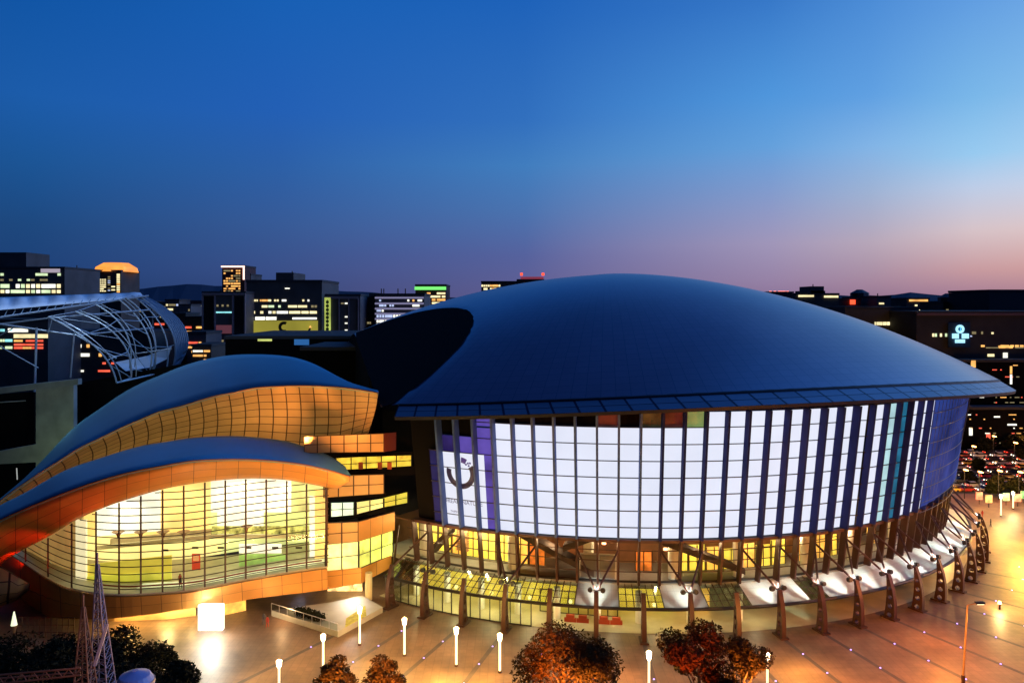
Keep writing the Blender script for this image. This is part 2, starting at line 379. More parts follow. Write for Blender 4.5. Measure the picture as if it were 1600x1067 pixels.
# purple part and the logo screen
bay(4, 5, ROWS[0], .60, PURPLE); bay(1.2, 2, ROWS[0], ROWS[5], DIMBLUE); bay(2,3,ROWS[5]+.001,ROWS[6],mat('screen_dark_violet',(.02,.02,.03),.95,spec=0,emit=(44,34,104),es=.8,var=.4,vs=.2)); bay(3,4,ROWS[5]+.001,ROWS[6],PURPLE)
bay(0.0,1.2,ROWS[0],.64,BLACKW,'dark_cladding',FD+.01); bay(1.2,3.9,ROWS[6]+.001,ROWS[8],BLACKW,'dark_cladding',FD+.01); bay(1.2,2,ROWS[5]+.001,ROWS[6],BLACKW,'dark_cladding',FD+.01); bay(3.9,5,.605,ROWS[8],PURPLE,'screen_panel',FD+.01)
logo = bay(1.85, 4.36, ROWS[0]+.001, ROWS[5], mat('logo_screen_white',(.03,.03,.03),.95,spec=.0,emit=(.84,.87,1.0),es=.95), 'logo_screen', FD-.004)
INK = mat('logo_ink', (.02,.02,.04), .4, emit=(24,20,52), es=.8)
INKV = mat('logo_violet', (.05,.03,.1), .4, emit=(72,56,120), es=.8)
def on_screen(jx, z, lift=.0016): return ring(TH0+STEP*jx, rf(z)-FD+.004+lift, z)
cj, cz, r1, r2 = 3.02, .4440, .036, .054            # ring centre (bay units) and radii (height units)
kk = 1/(1.55*R(STEP))                                 # metres-unit to bay units
def ringseg(a0, a1, m, name, n=24, rb=r2, ra=r1):
    b = MB(); b.loft([[on_screen(cj+kk*rr*math.cos(R(a0+(a1-a0)*i/n)), cz+rr*math.sin(R(a0+(a1-a0)*i/n))) for i in range(n+1)] for rr in (ra, rb)])
    return b.build(name, m, logo, thick=.05, off=0)
ringseg(165, 392, INK, 'logo_ring'); ringseg(60, 84, INKV, 'logo_chip', 6)
for a, r_ in ((50,.046),(44,.052),(54,.038),(40,.042)):
    p = on_screen(cj+kk*r_*math.cos(R(a)), cz+r_*math.sin(R(a))); MB().box(p, (.28,.12,.28), R(TH0+STEP*3)).build('logo_dot', INKV, logo)
def text_mesh(s, size, m, parent, fn, name='lettering'):
    cu = bpy.data.curves.new(name, 'FONT'); cu.body = s; cu.size = size; cu.align_x = 'CENTER'; cu.extrude = .0
    t = bpy.data.objects.new(name, cu); C.objects.link(t); bpy.context.view_layer.update()
    me = bpy.data.meshes.new_from_object(t.evaluated_get(bpy.context.evaluated_depsgraph_get())); bpy.data.objects.remove(t); bpy.data.curves.remove(cu)
    for v in me.vertices: v.co = fn(v.co.x, v.co.y)
    me.materials.clear(); me.materials.append(m); o = bpy.data.objects.new(name, me); C.objects.link(o); o.parent = parent; 
    md = o.modifiers.new('solid', 'SOLIDIFY'); md.thickness = .04; md.offset = 0
    return o
GREYI = mat('logo_grey', (.05,.05,.08), .4, emit=(110,112,140), es=.8)
text_mesh('DREAM NATURE', 1.0, GREYI, logo, lambda x, y: on_screen(cj+kk*x/S, .338+y/S, .0018))
text_mesh('TAIPEI', .5, GREYI, logo, lambda x, y: on_screen(cj-.55+kk*x/S, .306+y/S, .0018))
# thin horizontal mullion rings
for i, z in enumerate(ROWS):
    mb = MB(); j0 = 1.2 if i < 6 else (4 if i < 8 else 5); a0, a1 = TH0+STEP*j0, TH0+STEP*(NB-1); nn = 90
    o_ = FD-.0065
    mb.loft([[ring(a0+(a1-a0)*q/nn, rf(z)-(o_ if a0+(a1-a0)*q/nn < TH0+STEP*24 else .0155)+dr, z+dz) for q in range(nn+1)] for dr, dz in ((-.004,.0013),(0,.0013),(0,-.0013),(-.004,-.0013),(-.004,.0013))])
    mb.build('mullion', DARK, arena)
# blue media wall hung outside the fins at the right
for j in range(29, 38):
    b = bay(j, j+1, .285+.004*(j-29), .672 if j < 36 else .64-.01*(j-36), BLUES, 'blue_media_panel', -.004)
bay(38, 46, .27, .672, DIMBLUE, 'screen_panel')
for z in ROWS[:-1]:
    a_ = TH0+STEP*29; MB().tube([ring(a_+STEP*9*q/18, rf(z)+.0055, z) for q in range(19)], .06, 4).build('media_grid_bar', DARK, arena)
for q in range(19):
    a_ = TH0+STEP*(29+q*.5); MB().tube([ring(a_, rf(.29)+.0055, .29+.002*q), ring(a_, rf(.66)+.0055, .66 if q < 14 else .63-.005*(q-14))], .055, 4).build('media_grid_bar', DARK, arena)
# lower edge beam of the screen drum
bm_ = MB(); a0, a1 = TH0+STEP*-0.2, TH0+STEP*(NB-1)
bm_.loft([[ring(a0+(a1-a0)*q/90, rf(.26)-.012+dr, z) for q in range(91)] for dr, z in ((-.03,.2625),(.0,.2625),(.0,.2535),(-.03,.2535))])
bm_.build('edge_beam', mat('edge_beam_brown', (.10,.045,.04), .6), arena)
# ceiling and floor of the open concourse, inner wall
ce = MB(); ce.loft([arc(r, .2530, -36, 90, 80) for r in (1.30, 1.516)]); ce.build('concourse_ceiling', mat('ceiling_brown', (.20,.10,.06), .8), arena, thick=.1, off=-1)
cf = MB(); cf.loft([arc(1.30,.118,-40,90,80), arc(1.497,.118,-40,90,80), arc(1.497,.104,-40,90,80)]); cf.build('concourse_floor', CONC, arena)
core = MB(); core.loft([arc(1.29,z,-50,90,80) for z in (0,.26)]); core.build('core_wall', mat('core_wall_brown', (.22,.11,.06), .8, var=.2), arena)
# lit pieces of the inner wall (room fronts with doors and panels)
seq = {-2:YEL,-1:YEL,0:YEL,1:WARM,2:YEL,3:YEL,4:YEL,5:WARM,6:ORNG,10:None,12:ORNG,14:YEL,15:YEL,16:WARM,17:YEL,18:WARM,19:YEL,20:YEL,22:WARM,23:WARM,24:YEL,26:WARM,28:WARM,31:WARM}
for j, m in seq.items():
    if m is None: continue
    a0 = TH0+STEP*(j+.04); a1 = TH0+STEP*(j+.96); top = (.232 if j < 8 else .205)-.018*((j*7)%5)/4
    b = MB(); b.loft([[ring(a, 1.385, z) for a in (a0, (a0+a1)/2, a1)] for z in (.121, top)])
    fr = b.build('lit_room_front', m, arena, thick=.15, off=0)
    s_ = MB()
    for fx in (.0,.5,1.):
        a = a0+(a1-a0)*fx; s_.tube([ring(a,1.389,.121), ring(a,1.389,top)], .09, 4)
    for zz in (.185,): s_.tube([ring(a0,1.389,zz), ring(a1,1.389,zz)], .07, 4)
    s_.build('glazing_bar', FRAME, fr)
# glass curtain between the fins, lower storey
gb = MB()
for z in (.155,.19,.225):
    gb.loft([[ring(-34+107*q/80, rf(z)-.024+dr, z+dz) for q in range(81)] for dr, dz in ((0,.0012),(.002,.0012),(.002,-.0012),(0,-.0012))])
gb.build('glazing_rail', FRAME, arena)
# dark sloping stair soffits seen behind the glass
for (ja, za, jb, zb) in ((5.6,.245,9.8,.125),(9.9,.245,8.2,.20),(13.2,.235,17.6,.13),(1.6,.21,.4,.13)):
    aa, ab = TH0+STEP*ja, TH0+STEP*jb; st = MB(); n_ = 10
    st.loft([[ring(aa+(ab-aa)*i/n_, r, za+(zb-za)*i/n_+dz) for i in range(n_+1)] for r, dz in ((1.42,0),(1.475,0),(1.475,.02),(1.42,.02),(1.42,0))])
    st.build('stair_flight', mat('stair_dark', (.05,.035,.03), .8), arena)
# louvred block
lv = MB()
for q in range(12): lv.box(ring(TH0+STEP*2.1, 1.42, .15+.0065*q), (2.2,.6,.18), R(TH0+5))
lv.build('louvre', mat('louvre_tan', (.45,.25,.12), .7), arena)
# round white concourse columns
CW = mat('white_column', (.65,.68,.62), .5)
for j in (-.2, 5.4, 9.5, 13.9, 17.4, 21.5, 25, 29, 33):
    MB().tube([ring(TH0+STEP*j, 1.45, .119), ring(TH0+STEP*j, 1.45, .2525)], .85, 14).build('column', CW, arena, smooth=False)
# white framed screens on the concourse
wf = mat('white_frame', (.6,.62,.6), .5)
for j0, j1 in ((9.1,9.95),(10.05,10.9)):
    b = MB(); a, c = TH0+STEP*j0, TH0+STEP*j1
    for p, q in (((a,.12),(a,.20)),((c,.12),(c,.20)),((a,.20),(c,.20)),((a,.121),(c,.121))): b.tube([ring(p[0],1.475,p[1]), ring(q[0],1.475,q[1])], .13, 4)
    fr = b.build('glazed_screen', wf, arena); bb = MB(); bb.quad(ring(a,1.474,.122), ring(c,1.474,.122), ring(c,1.474,.199), ring(a,1.474,.199)); bb.build('pane', mat('grey_pane', (.16,.17,.16), .3), fr, thick=.05)
# concourse lamps
for j in (-.6,.8,2.2,3.4,4.6,7.7,10.6,13.2,15.5,18.5,21.2,24.5,27.5,31):
    a = TH0+STEP*j; red = j in (7.7,)
    lp = MB().tube([ring(a,1.44,.236), ring(a,1.44,.244)], .45, 10).build('ceiling_lamp', LAMPW, arena)
    light('POINT', ring(a,1.44,.225), 800 if j < 6 else 520, (1,.78,.38) if j < 6 else (1,.66,.33), arena, .3)
for j, z in ((10.2,.236),(10.3,.216),(14.0,.185),(13.6,.20)):
    MB().tube([ring(TH0+STEP*j,1.42,z), ring(TH0+STEP*j,1.42,z+.006)], .35, 8).build('spot_lamp', mat('orange_spot', (.5,.2,.1), .5, emit=(1,.45,.2), es=4), arena)

# ---- pylons with struts and floodlights, canopy
def pylon_mesh():
    # profile in local radial (x outward) and height z, four lightening holes; thickness along y
    b = MB(); H = 7.0; NC = 5; hh = .34
    def xin(z): t = z/H; return -1.05+.45*t+.25*math.sin(math.pi*t)
    def xout(z): t = z/H; return .75+.25*math.sin(math.pi*t*.9)-1.15*t**2
    for sgn in (-1, 1):
        y = sgn*hh; 
        for c in range(NC):
            z0, z1 = H*c/NC, H*(c+1)/NC; zc = (z0+z1)/2; xc = (xin(zc)+xout(zc))/2
            rad = min(z1-z0, xout(zc)-xin(zc))*.29 if c < NC-1 else .12
            sq = []
            for k in range(8):
                a = math.pi/4*k+math.pi/8
                ca, sa = math.cos(a), math.sin(a)
                zz = z1 if sa > .5 else z0 if sa < -.5 else (zc+(z1-zc)*sa/.924*1.0 if False else zc+sa*(z1-zc))
                if abs(sa) > .5: zz = z1 if sa > 0 else z0
                xi, xo = xin(zz), xout(zz)
                xx = xo if ca > .5 else xi if ca < -.5 else xc+ca*(xo-xi)/2*1.0
                sq.append((xx, zz))
            # corners: k=0(ca>.5,sa small) etc. use explicit ring instead
            zs_ = [zc+(z1-zc)*.0]
            outer = [(xout(zc),zc),(xout(z1),z1),((xin(z1)+xout(z1))/2,z1),(xin(z1),z1),(xin(zc),zc),(xin(z0),z0),((xin(z0)+xout(z0))/2,z0),(xout(z0),z0)]
            inner = [(xc+rad*math.cos(math.pi/4*k), zc+rad*math.sin(math.pi/4*k)) for k in range(8)]
            for k in range(8):
                a_, b_ = outer[k], outer[(k+1)%8]; c_, d_ = inner[(k+1)%8], inner[k]
                b.quad((a_[0],y,a_[1]),(b_[0],y,b_[1]),(c_[0],y,c_[1]),(d_[0],y,d_[1]))
                if sgn == 1: b.quad((d_[0],-hh,d_[1]),(c_[0],-hh,c_[1]),(c_[0],hh,c_[1]),(d_[0],hh,d_[1]))
    ns = 20
    for fn in (xin, xout):
        b.loft([[(fn(H*i/ns), s*hh, H*i/ns) for i in range(ns+1)] for s in (-1,1)])
    b.quad((xin(H),-hh,H),(xout(H),-hh,H),(xout(H),hh,H),(xin(H),hh,H))
    b.box((-.15,0,.12),(2.6,1.3,.24))
    return b
pmesh = pylon_mesh()
py0 = None
FL = mat('floodlight_housing', (.015,.015,.015), .5)
NP = 20
for k in range(NP):
    th = TH0+2*STEP*k; base = ring(th, 1.645, 0)
    if py0 is None: py0 = pylon_mesh().build('pylon', FRAME, arena); p = py0
    else: p = py0.copy(); C.objects.link(p); p.parent = arena
    p.location = base; p.rotation_euler = (0,0,R(th)-math.pi/2)
    top = ring(th, 1.628, .139)
    vs = (k % 2 == 1) or k >= 10 or k == 0
    if vs:
        for s in (-1, 1):
            tz = .232; e = ring(th+s*STEP, rf(tz)-.004, tz)
            MB().tube([top+Vector((0,0,-.2)), e], .17, 6).build('strut', FRAME, arena)
    if vs and k > 0:
        t = R(th); tx = Vector((math.cos(t), math.sin(t), 0))
        for s in (-1, 1):
            c = top+tx*(s*.95)+Vector((0,0,.15)); inw = (Vector((CX,CY,0))-Vector((c.x,c.y,0))).normalized()
            MB().tube([c-inw*.28, c+inw*.28-Vector((0,0,.15))], [.34,.42], 8).build('floodlight', FL, arena)
        MB().tube([top-tx*.95+Vector((0,0,.1)), top+tx*.95+Vector((0,0,.1))], .07, 5).build('floodlight_bracket', FL, arena)
        pw = 520 if k < 9 else 750
        tgt = ring(th, 1.50, .10)
        if k >= 5: light('SPOT', top+Vector((0,0,.9)), pw*5.0, (.92,1,.90), arena, .2, ring(th,1.55,.08), 92, 1.0)
# canopy
CI, CO, ZI, ZO = 1.485, 1.600, .1175, .078
WP = mat('white_canopy_panel', (.52,.54,.50), .5, var=.08, vs=.4, grid=(1,1), jw=.015, joint=(.35,.36,.34))
opq = {5:1, 7:0, 8:0}   # by pylon bay halves below
def canopy_piece(a0, a1, m, nm, n=3, lift=0.):
    b = MB(); b.loft([[ring(a0+(a1-a0)*i/n, CI+(CO-CI)*f, (ZI+(ZO-ZI)*f)+lift) for i in range(n+1)] for f in (0,.33,.66,1)])
    return b.build(nm, m, arena, thick=.08, off=0)
def opaque(j):                 # half-pylon bays in fin units
    if j < 9: return False
    if j >= 23: return True
    return j in (9,10,13,14,17,18,19,21,22)
fr = MB()
for j in range(-1, 42):
    a0, a1 = TH0+STEP*j, TH0+STEP*(j+1)
    if opaque(j): canopy_piece(a0, a1, WP, 'canopy_panel')
    else:
        canopy_piece(a0, a1, GLC, 'canopy_glass')
        f = MB()
        for q in (0, 1/3, 2/3, 1):
            a = a0+(a1-a0)*q; f.tube([ring(a, CI, ZI+.002), ring(a, CO, ZO+.002)], .075, 4)
        for q in (.25,.5,.75):
            f.tube([ring(a0+(a1-a0)*i/3, CI+(CO-CI)*q, ZI+(ZO-ZI)*q+.002) for i in range(4)], .055, 4)
        f.build('canopy_frame', FRAME, arena)
for r, z, rad in ((CO,ZO,.26),(CI,ZI,.30)):
    MB().tube([ring(TH0+STEP*(-1+43*i/90), r, z) for i in range(91)], rad, 6).build('canopy_beam', DARK, arena)
# ground-floor glazing under the canopy (left part) and lobby
GF = 1.592
for j in range(-1, 11):
    a0, a1 = TH0+STEP*j, TH0+STEP*(j+1)
    if j >= 7: 
        rg = 1.47
    else: rg = GF
    b = MB(); b.quad(ring(a0,rg,.001), ring(a1,rg,.001), ring(a1,rg,.075), ring(a0,rg,.075)); g_ = b.build('lobby_glass', GLC, arena, thick=.04)
    f = MB()
    for q in (0,.5,1): a = a0+(a1-a0)*q; f.tube([ring(a,rg+.001,0), ring(a,rg+.001,.076)], .085, 4)
    for z in (.002,.074): f.tube([ring(a0,rg+.001,z), ring(a1,rg+.001,z)], .09, 4)
    f.build('glazing_frame', DARK, g_)
lf = MB(); lf.loft([arc(1.30,.0012,-36,70,60), arc(1.591,.0012,-36,70,60)]); lf.build('lobby_floor', mat('lobby_floor', (.45,.40,.26), .35, var=.2, vs=.3), arena)
lw = [(-1,9,YEL),(9,11,WARM),(11,14,YEL),(14,16,WARM),(16,24,mat('dim_lobby', (.12,.12,.08), .8, emit=(70,80,50), es=.7, var=.6, vs=.4)),(24,40,mat('dark_lobby', (.08,.08,.07), .8, emit=(30,34,26), es=.7, var=.6, vs=.4))]
for j0, j1, m in lw:
    b = MB(); nn = (j1-j0)*2; b.loft([[ring(TH0+STEP*(j0+(j1-j0)*i/nn), 1.42, z) for i in range(nn+1)] for z in (.002,.102)]); b.build('lobby_wall', m, arena, thick=.2)
for j in (0,2,4,6,8,10,12,14.5,17):
    MB().tube([ring(TH0+STEP*j,1.51,.001), ring(TH0+STEP*j,1.51,.1)], .55, 12).build('column', CW, arena)
    light('POINT', ring(TH0+STEP*(j+.7),1.53,.068), 750 if j < 8 else 330, (1,.86,.48), arena, .3)
# red ticket gates at the entrance
for j in (8.7,9.3,10.3,10.9):
    p = ring(TH0+STEP*j, 1.53, 0); b = MB().box(p+Vector((0,0,.9)), (1.3,.5,.55), R(TH0+STEP*j)); b.box(p+Vector((0,0,.35)), (1.9,.4,.6), R(TH0+STEP*j))
    o = b.build('ticket_gate', mat('gate_red', (.22,.03,.01), .5, emit=(110,22,8), es=.4)); tag(o, 'low red ticket counter under the canopy at the arena entrance', 'ticket counter', 'red counters at the arena entrance')
#PART2
# ------------------------------------------------------------------ FOYER HALL (two shell roofs, glass hall, terraces)
hall = thing('foyer_hall', 'curved glass foyer hall glowing yellow under two overlapping blue shell roofs', 'hall')
dG = [(-60,3.0),(-20,2.80),(20,2.673),(70,2.485),(115,2.373),(180,2.325),(240,2.335),(300,2.362),(400,2.467),(510,2.569),(560,2.585)]
def gd(x): return smooth(dG, x)
ZB = .12
B2 = [(-80,866),(-40,838),(0,813),(51,790),(101,770),(152,752),(202,738),(253,728),(300,720),(350,717.5),(401,718),(464,724),(515,735),(547,745)]
dB2 = [(-80,2.40),(0,2.36),(100,2.27),(200,2.24),(300,2.27),(400,2.37),(500,2.47),(548,2.53)]
A2 = [(-80,838),(-40,812),(0,789),(38,770),(101,735),(152,717),(215,698),(266,689),(300,684),(351,681),(401,683),(452,690),(477,698),(515,712),(543,732),(548,743)]
dA2 = [(-80,2.55),(0,2.60),(100,2.62),(200,2.68),(300,2.72),(400,2.74),(477,2.70),(515,2.62),(548,2.545)]
C2 = [(-80,935),(-40,910),(-10,893),(5,877),(38,857),(75,838),(115,814),(144,800),(185,784),(253,764),(300,755),(351,749),(401,747),(452,750),(502,759),(528,763),(545,749)]
dC2 = [(-80,2.62),(-10,2.62),(20,2.60),(70,2.49),(115,2.378),(180,2.33),(240,2.34),(300,2.367),(400,2.472),(500,2.565),(530,2.56),(545,2.535)]
def row(tab, dt, n=72, x0=-80, x1=548, dz=0.):
    o = []
    for i in range(n+1):
        x = x0+(min(x1, tab[-1][0])-x0)*i/n; p = P(x, smooth(tab, x), smooth(dt, x)); p.z += dz; o.append(p)
    return o
def lerp_rows(a, b, k, bulge=0.):
    out_ = []
    for i in range(1, k):
        f = i/k; out_.append([p.lerp(q, f)+Vector((0,0,bulge*math.sin(math.pi*f))) for p, q in zip(a, b)])
    return [a]+out_+[b]
rb, ra, rc = row(B2, dB2), row(A2, dA2), row(C2, dC2)
uvn = lambda s_, t_: (lambda a, b: (b/s_, a/t_))
MB().loft(lerp_rows(rb, ra, 5, .25), uvn(9, 5)).build('lower_shell_roof', BROOF, hall, smooth=True, thick=.25, off=-1)
MB().loft(lerp_rows(rb, rc, 6, -.45), uvn(4.0, 1.9)).build('lower_shell_soffit', PANELF, hall, smooth=True, thick=.12, off=0)
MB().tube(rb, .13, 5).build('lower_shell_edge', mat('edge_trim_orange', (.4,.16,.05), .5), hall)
# upper shell
B1 = [(-60,824),(0,783),(15,771),(53,745),(89,722),(124,700),(157,684),(190,668),(220,655),(249,643),(281,635),(311,626),(339,618),(367,613),(400,606),(440,603.5),(477,602.5),(528,605),(560,608.5),(591,614)]
dB1 = [(-60,2.64),(0,2.68),(100,2.74),(200,2.8),(300,2.82),(400,2.80),(500,2.70),(591,2.56)]
A1 = [(-60,842),(-20,800),(33,752),(63,722),(114,669),(152,641),(202,608),(253,585),(300,567),(351,556),(401,553.5),(452,557),(482,565),(502,574),(528,588),(553,600),(578,609),(591,613.5)]
dA1 = [(-60,2.72),(33,2.85),(114,3.05),(202,3.2),(300,3.3),(401,3.3),(482,3.15),(528,2.95),(591,2.60)]
b1, a1r = row(B1, dB1, 80, -60, 591), row(A1, dA1, 80, -60, 591)
MB().loft(lerp_rows(b1, a1r, 6, .4), uvn(9, 6)).build('upper_shell_roof', BROOF, hall, smooth=True, thick=.3, off=-1)
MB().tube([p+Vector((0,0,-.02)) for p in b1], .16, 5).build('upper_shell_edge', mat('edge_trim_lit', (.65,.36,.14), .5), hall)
w1 = []
for i, p in enumerate(b1):
    x = -60+651*i/80
    yb = smooth(A2, x)+14 if x < 430 else interp([(430,700),(475,704),(530,700),(591,676)], x)
    xb = x-(max(0, x-480)/111)**2*16
    w1.append(P(xb, yb, smooth(dB1, x)+.10))
mids = []
for f in (.15,.3,.45,.6,.75,.9):
    mids.append([p.lerp(q, f)+Vector((0, 1.6*math.sin(math.pi*f), 0)) for p, q in zip(b1, w1)])
MB().loft([b1]+mids+[w1], lambda a, b: (b/2.7, a*1.2)).build('panel_wall', PANEL, hall, thick=.15, off=0)
# curtain wall of the hall
def ytop(x): return smooth(C2, x)
gxs = [8,40,75,112,150,186,220,254,287,320,352,384,416,448,479,510]
def gp(x, z): return G(x, gd(x), z*S)
def ztop(x): return (1-(ytop(x)-475)/1200*smooth(dC2, x))
def zbot(x): return ZB+.0 if x > 100 else ZB+.012*(100-x)/80
glassb = MB(); nn = 64; lo_, hi_ = [], []
for i in range(nn+1):
    x = 8+(514-8)*i/nn; lo_.append(gp(x, zbot(x))); hi_.append(gp(x, ztop(x)-.002))
cw = glassb.loft([lo_, hi_]).build('curtain_wall', GL, hall)
for x in gxs:
    if ztop(x)-zbot(x) > .02: MB().tube([gp(x, zbot(x)), gp(x, ztop(x)-.002)], .15 if x < 500 else .22, 4).build('mullion', FRAME, cw)
tr = MB(); z = ZB+.018
while z < .50:
    seg = []
    for i in range(161):
        x = 8+506*i/160
        if zbot(x) <= z <= ztop(x)-.003: seg.append(gp(x, z)+Vector((0,-.03,0)))
        else:
            if len(seg) > 1: tr.tube(seg, .075, 4)
            seg = []
    if len(seg) > 1: tr.tube(seg, .075, 4)
    z += .0222
tr.build('transom', FRAME, cw)
# band under the glass
bx = [i for i in range(4, 512, 12)]+[512]
ybt = [(0,942),(38,955),(75,962),(115,965),(175,964),(225,959),(307,947),(350,942),(400,933),(500,921),(565,911)]
top_ = [gp(x, zbot(x)-.001)+Vector((0,-.35,0)) for x in bx]
bot_ = [G(x, gd(x)-.004, (1-(smooth(ybt,x)-475)/1200*(gd(x)))*S) for x in bx]
bot_ = [Vector((b.x, b.y, b.z)) for b in bot_]
back_ = [b+Vector((0,14,0)) for b in bot_]
MB().loft([top_, bot_], lambda a, b: (b/2.6, a*2)).build('base_band', PANELF, hall, thick=.2, off=-1)
MB().loft([bot_, [b+Vector((0,9,0)) for b in bot_]]).build('base_soffit', CREAM, hall, thick=.1)
MB().tube([p+Vector((0,.1,.15)) for p in top_[9:]], .16, 4).build('sill', mat('sill_pale', (.6,.5,.3), .5), hall)
# interior of the hall: floor, ceiling slab, back wall, mezzanine, fittings
ix = [i for i in range(10, 520, 15)]
fin_ = [gp(x, ZB-.002) for x in ix]; bck = [p+Vector((0, 17, 0)) for p in fin_]
MB().loft([fin_, bck]).build('hall_floor', FLOORI, hall, thick=.3, off=-1)
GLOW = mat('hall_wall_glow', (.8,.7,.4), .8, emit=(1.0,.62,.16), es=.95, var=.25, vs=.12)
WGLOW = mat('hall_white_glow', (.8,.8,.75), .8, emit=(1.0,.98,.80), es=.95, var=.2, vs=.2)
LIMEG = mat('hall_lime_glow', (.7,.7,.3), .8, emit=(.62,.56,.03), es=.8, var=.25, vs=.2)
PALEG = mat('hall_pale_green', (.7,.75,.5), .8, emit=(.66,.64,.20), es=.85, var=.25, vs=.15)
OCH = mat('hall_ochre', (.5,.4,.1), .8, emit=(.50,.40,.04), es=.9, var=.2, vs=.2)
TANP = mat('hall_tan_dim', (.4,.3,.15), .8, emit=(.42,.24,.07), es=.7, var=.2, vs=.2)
def inner(x0, x1, ya, yb, back, m, name='interior_wall', n=None, th=.3, zt=None, par=None):
    # an interior wall piece `back` metres behind the glass, between picture columns x0..x1 (measured at its own depth)
    n = n or max(1, int((x1-x0)/18)); b = MB(); r0, r1 = [], []
    for i in range(n+1):
        x = x0+(x1-x0)*i/n; d_ = gd(x)+back/S
        yy0 = ya(x) if callable(ya) else ya; yy1 = yb(x) if callable(yb) else yb
        r0.append(P(x, yy1, d_)); r1.append(P(x, yy0, d_))
    return b.loft([r0, r1]).build(name, m, par or hall, thick=th, off=-1)
fy = lambda x: 475+(1-ZB)*1200/(gd(x)+.0)          # floor line at the glass
def fb(back): return lambda x: 475+(1-ZB)*1200/(gd(x)+back/S)
top = lambda x: max(640, ytop(x)-12)
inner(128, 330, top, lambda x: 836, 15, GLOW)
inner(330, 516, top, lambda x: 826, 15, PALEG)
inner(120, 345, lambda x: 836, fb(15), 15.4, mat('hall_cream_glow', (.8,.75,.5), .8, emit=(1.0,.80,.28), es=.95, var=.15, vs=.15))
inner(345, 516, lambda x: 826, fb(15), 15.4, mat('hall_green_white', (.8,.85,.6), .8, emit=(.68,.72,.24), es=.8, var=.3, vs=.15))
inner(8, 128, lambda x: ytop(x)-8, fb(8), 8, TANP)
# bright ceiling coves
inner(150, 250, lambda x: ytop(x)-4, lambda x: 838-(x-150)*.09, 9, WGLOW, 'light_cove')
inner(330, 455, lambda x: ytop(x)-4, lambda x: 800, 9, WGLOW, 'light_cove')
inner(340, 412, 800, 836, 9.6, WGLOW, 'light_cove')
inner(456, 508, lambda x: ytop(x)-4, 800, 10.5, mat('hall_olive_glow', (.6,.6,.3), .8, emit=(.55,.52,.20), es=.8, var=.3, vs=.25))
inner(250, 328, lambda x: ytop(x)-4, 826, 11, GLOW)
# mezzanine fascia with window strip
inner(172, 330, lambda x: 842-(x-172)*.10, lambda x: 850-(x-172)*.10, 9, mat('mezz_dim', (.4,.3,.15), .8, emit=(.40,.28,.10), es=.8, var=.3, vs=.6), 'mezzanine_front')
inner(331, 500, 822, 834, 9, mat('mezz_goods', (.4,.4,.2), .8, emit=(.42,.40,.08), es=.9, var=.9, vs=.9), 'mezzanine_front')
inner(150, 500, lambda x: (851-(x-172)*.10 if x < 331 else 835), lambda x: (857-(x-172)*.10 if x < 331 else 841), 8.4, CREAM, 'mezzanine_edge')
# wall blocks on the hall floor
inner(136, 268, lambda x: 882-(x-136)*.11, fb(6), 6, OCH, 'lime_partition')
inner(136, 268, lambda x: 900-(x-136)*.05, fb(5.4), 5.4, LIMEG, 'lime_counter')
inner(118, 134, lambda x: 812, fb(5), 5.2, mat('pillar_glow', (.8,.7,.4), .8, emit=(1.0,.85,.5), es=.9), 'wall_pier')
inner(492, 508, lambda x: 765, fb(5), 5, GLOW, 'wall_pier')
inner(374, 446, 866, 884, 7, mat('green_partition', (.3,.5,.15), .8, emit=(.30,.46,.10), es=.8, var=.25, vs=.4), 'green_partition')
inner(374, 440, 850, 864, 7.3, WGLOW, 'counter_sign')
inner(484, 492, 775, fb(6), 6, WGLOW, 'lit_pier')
rp = inner(300, 313, 865, 890, 4, mat('red_poster', (.5,.06,.02), .6, emit=(.40,.03,.01), es=.9), 'poster', n=1, th=.15)
inner(302, 311, 868, 876, 3.8, mat('poster_pale', (.6,.3,.1), .6, emit=(.7,.3,.1), es=.8), 'poster_picture', n=1, th=.1, par=rp)
for x in (258, 305, 345, 388, 430, 467):
    inner(x-5, x+5, 858 if x < 300 else 854, 861 if x < 300 else 857, 6, DARK, 'hanging_sign', n=1, th=.1)
for x in (185, 220, 255, 287, 385):                # inverted cone up-lighters
    c = G(x, gd(x)+.10, 0); zc = (1-(830-475)/1200*(gd(x)+.10))*S
    if x == 385: zc += .9
    MB().tube([(c.x,c.y,zc-1.0),(c.x,c.y,zc-.35),(c.x,c.y,zc)], [.15,.35,1.0], 12).build('uplight_cone', mat('cone_brown', (.35,.18,.08), .6), hall)
# handrail along the glass and a few people inside
hr = [gp(x, ZB+.018)+Vector((0,1.2,0)) for x in range(140, 512, 12)]
MB().tube(hr, .13, 5).build('handrail', mat('red_rail', (.45,.05,.02), .5), hall)
lt = [gp(x, ZB+.001)+Vector((0,2.2,.03)) for x in range(200, 505, 12)]
MB().loft([lt, [p+Vector((0,2.6,0)) for p in lt]]).build('bright_floor_strip', mat('glowing_floor', (.8,.8,.6), .3, emit=(.8,.85,.5), es=.5, var=.6, vs=.3), hall)  # floor strip shines by its own emission
for i in range(4):
    x = (190,290,380,460)[i]; c = G(x, gd(x)+.14, 0)
    light('AREA', (c.x, c.y, (ztop(x)-.05)*S), 420, (1,.86,.5), hall, 5, (c.x, c.y, 0))
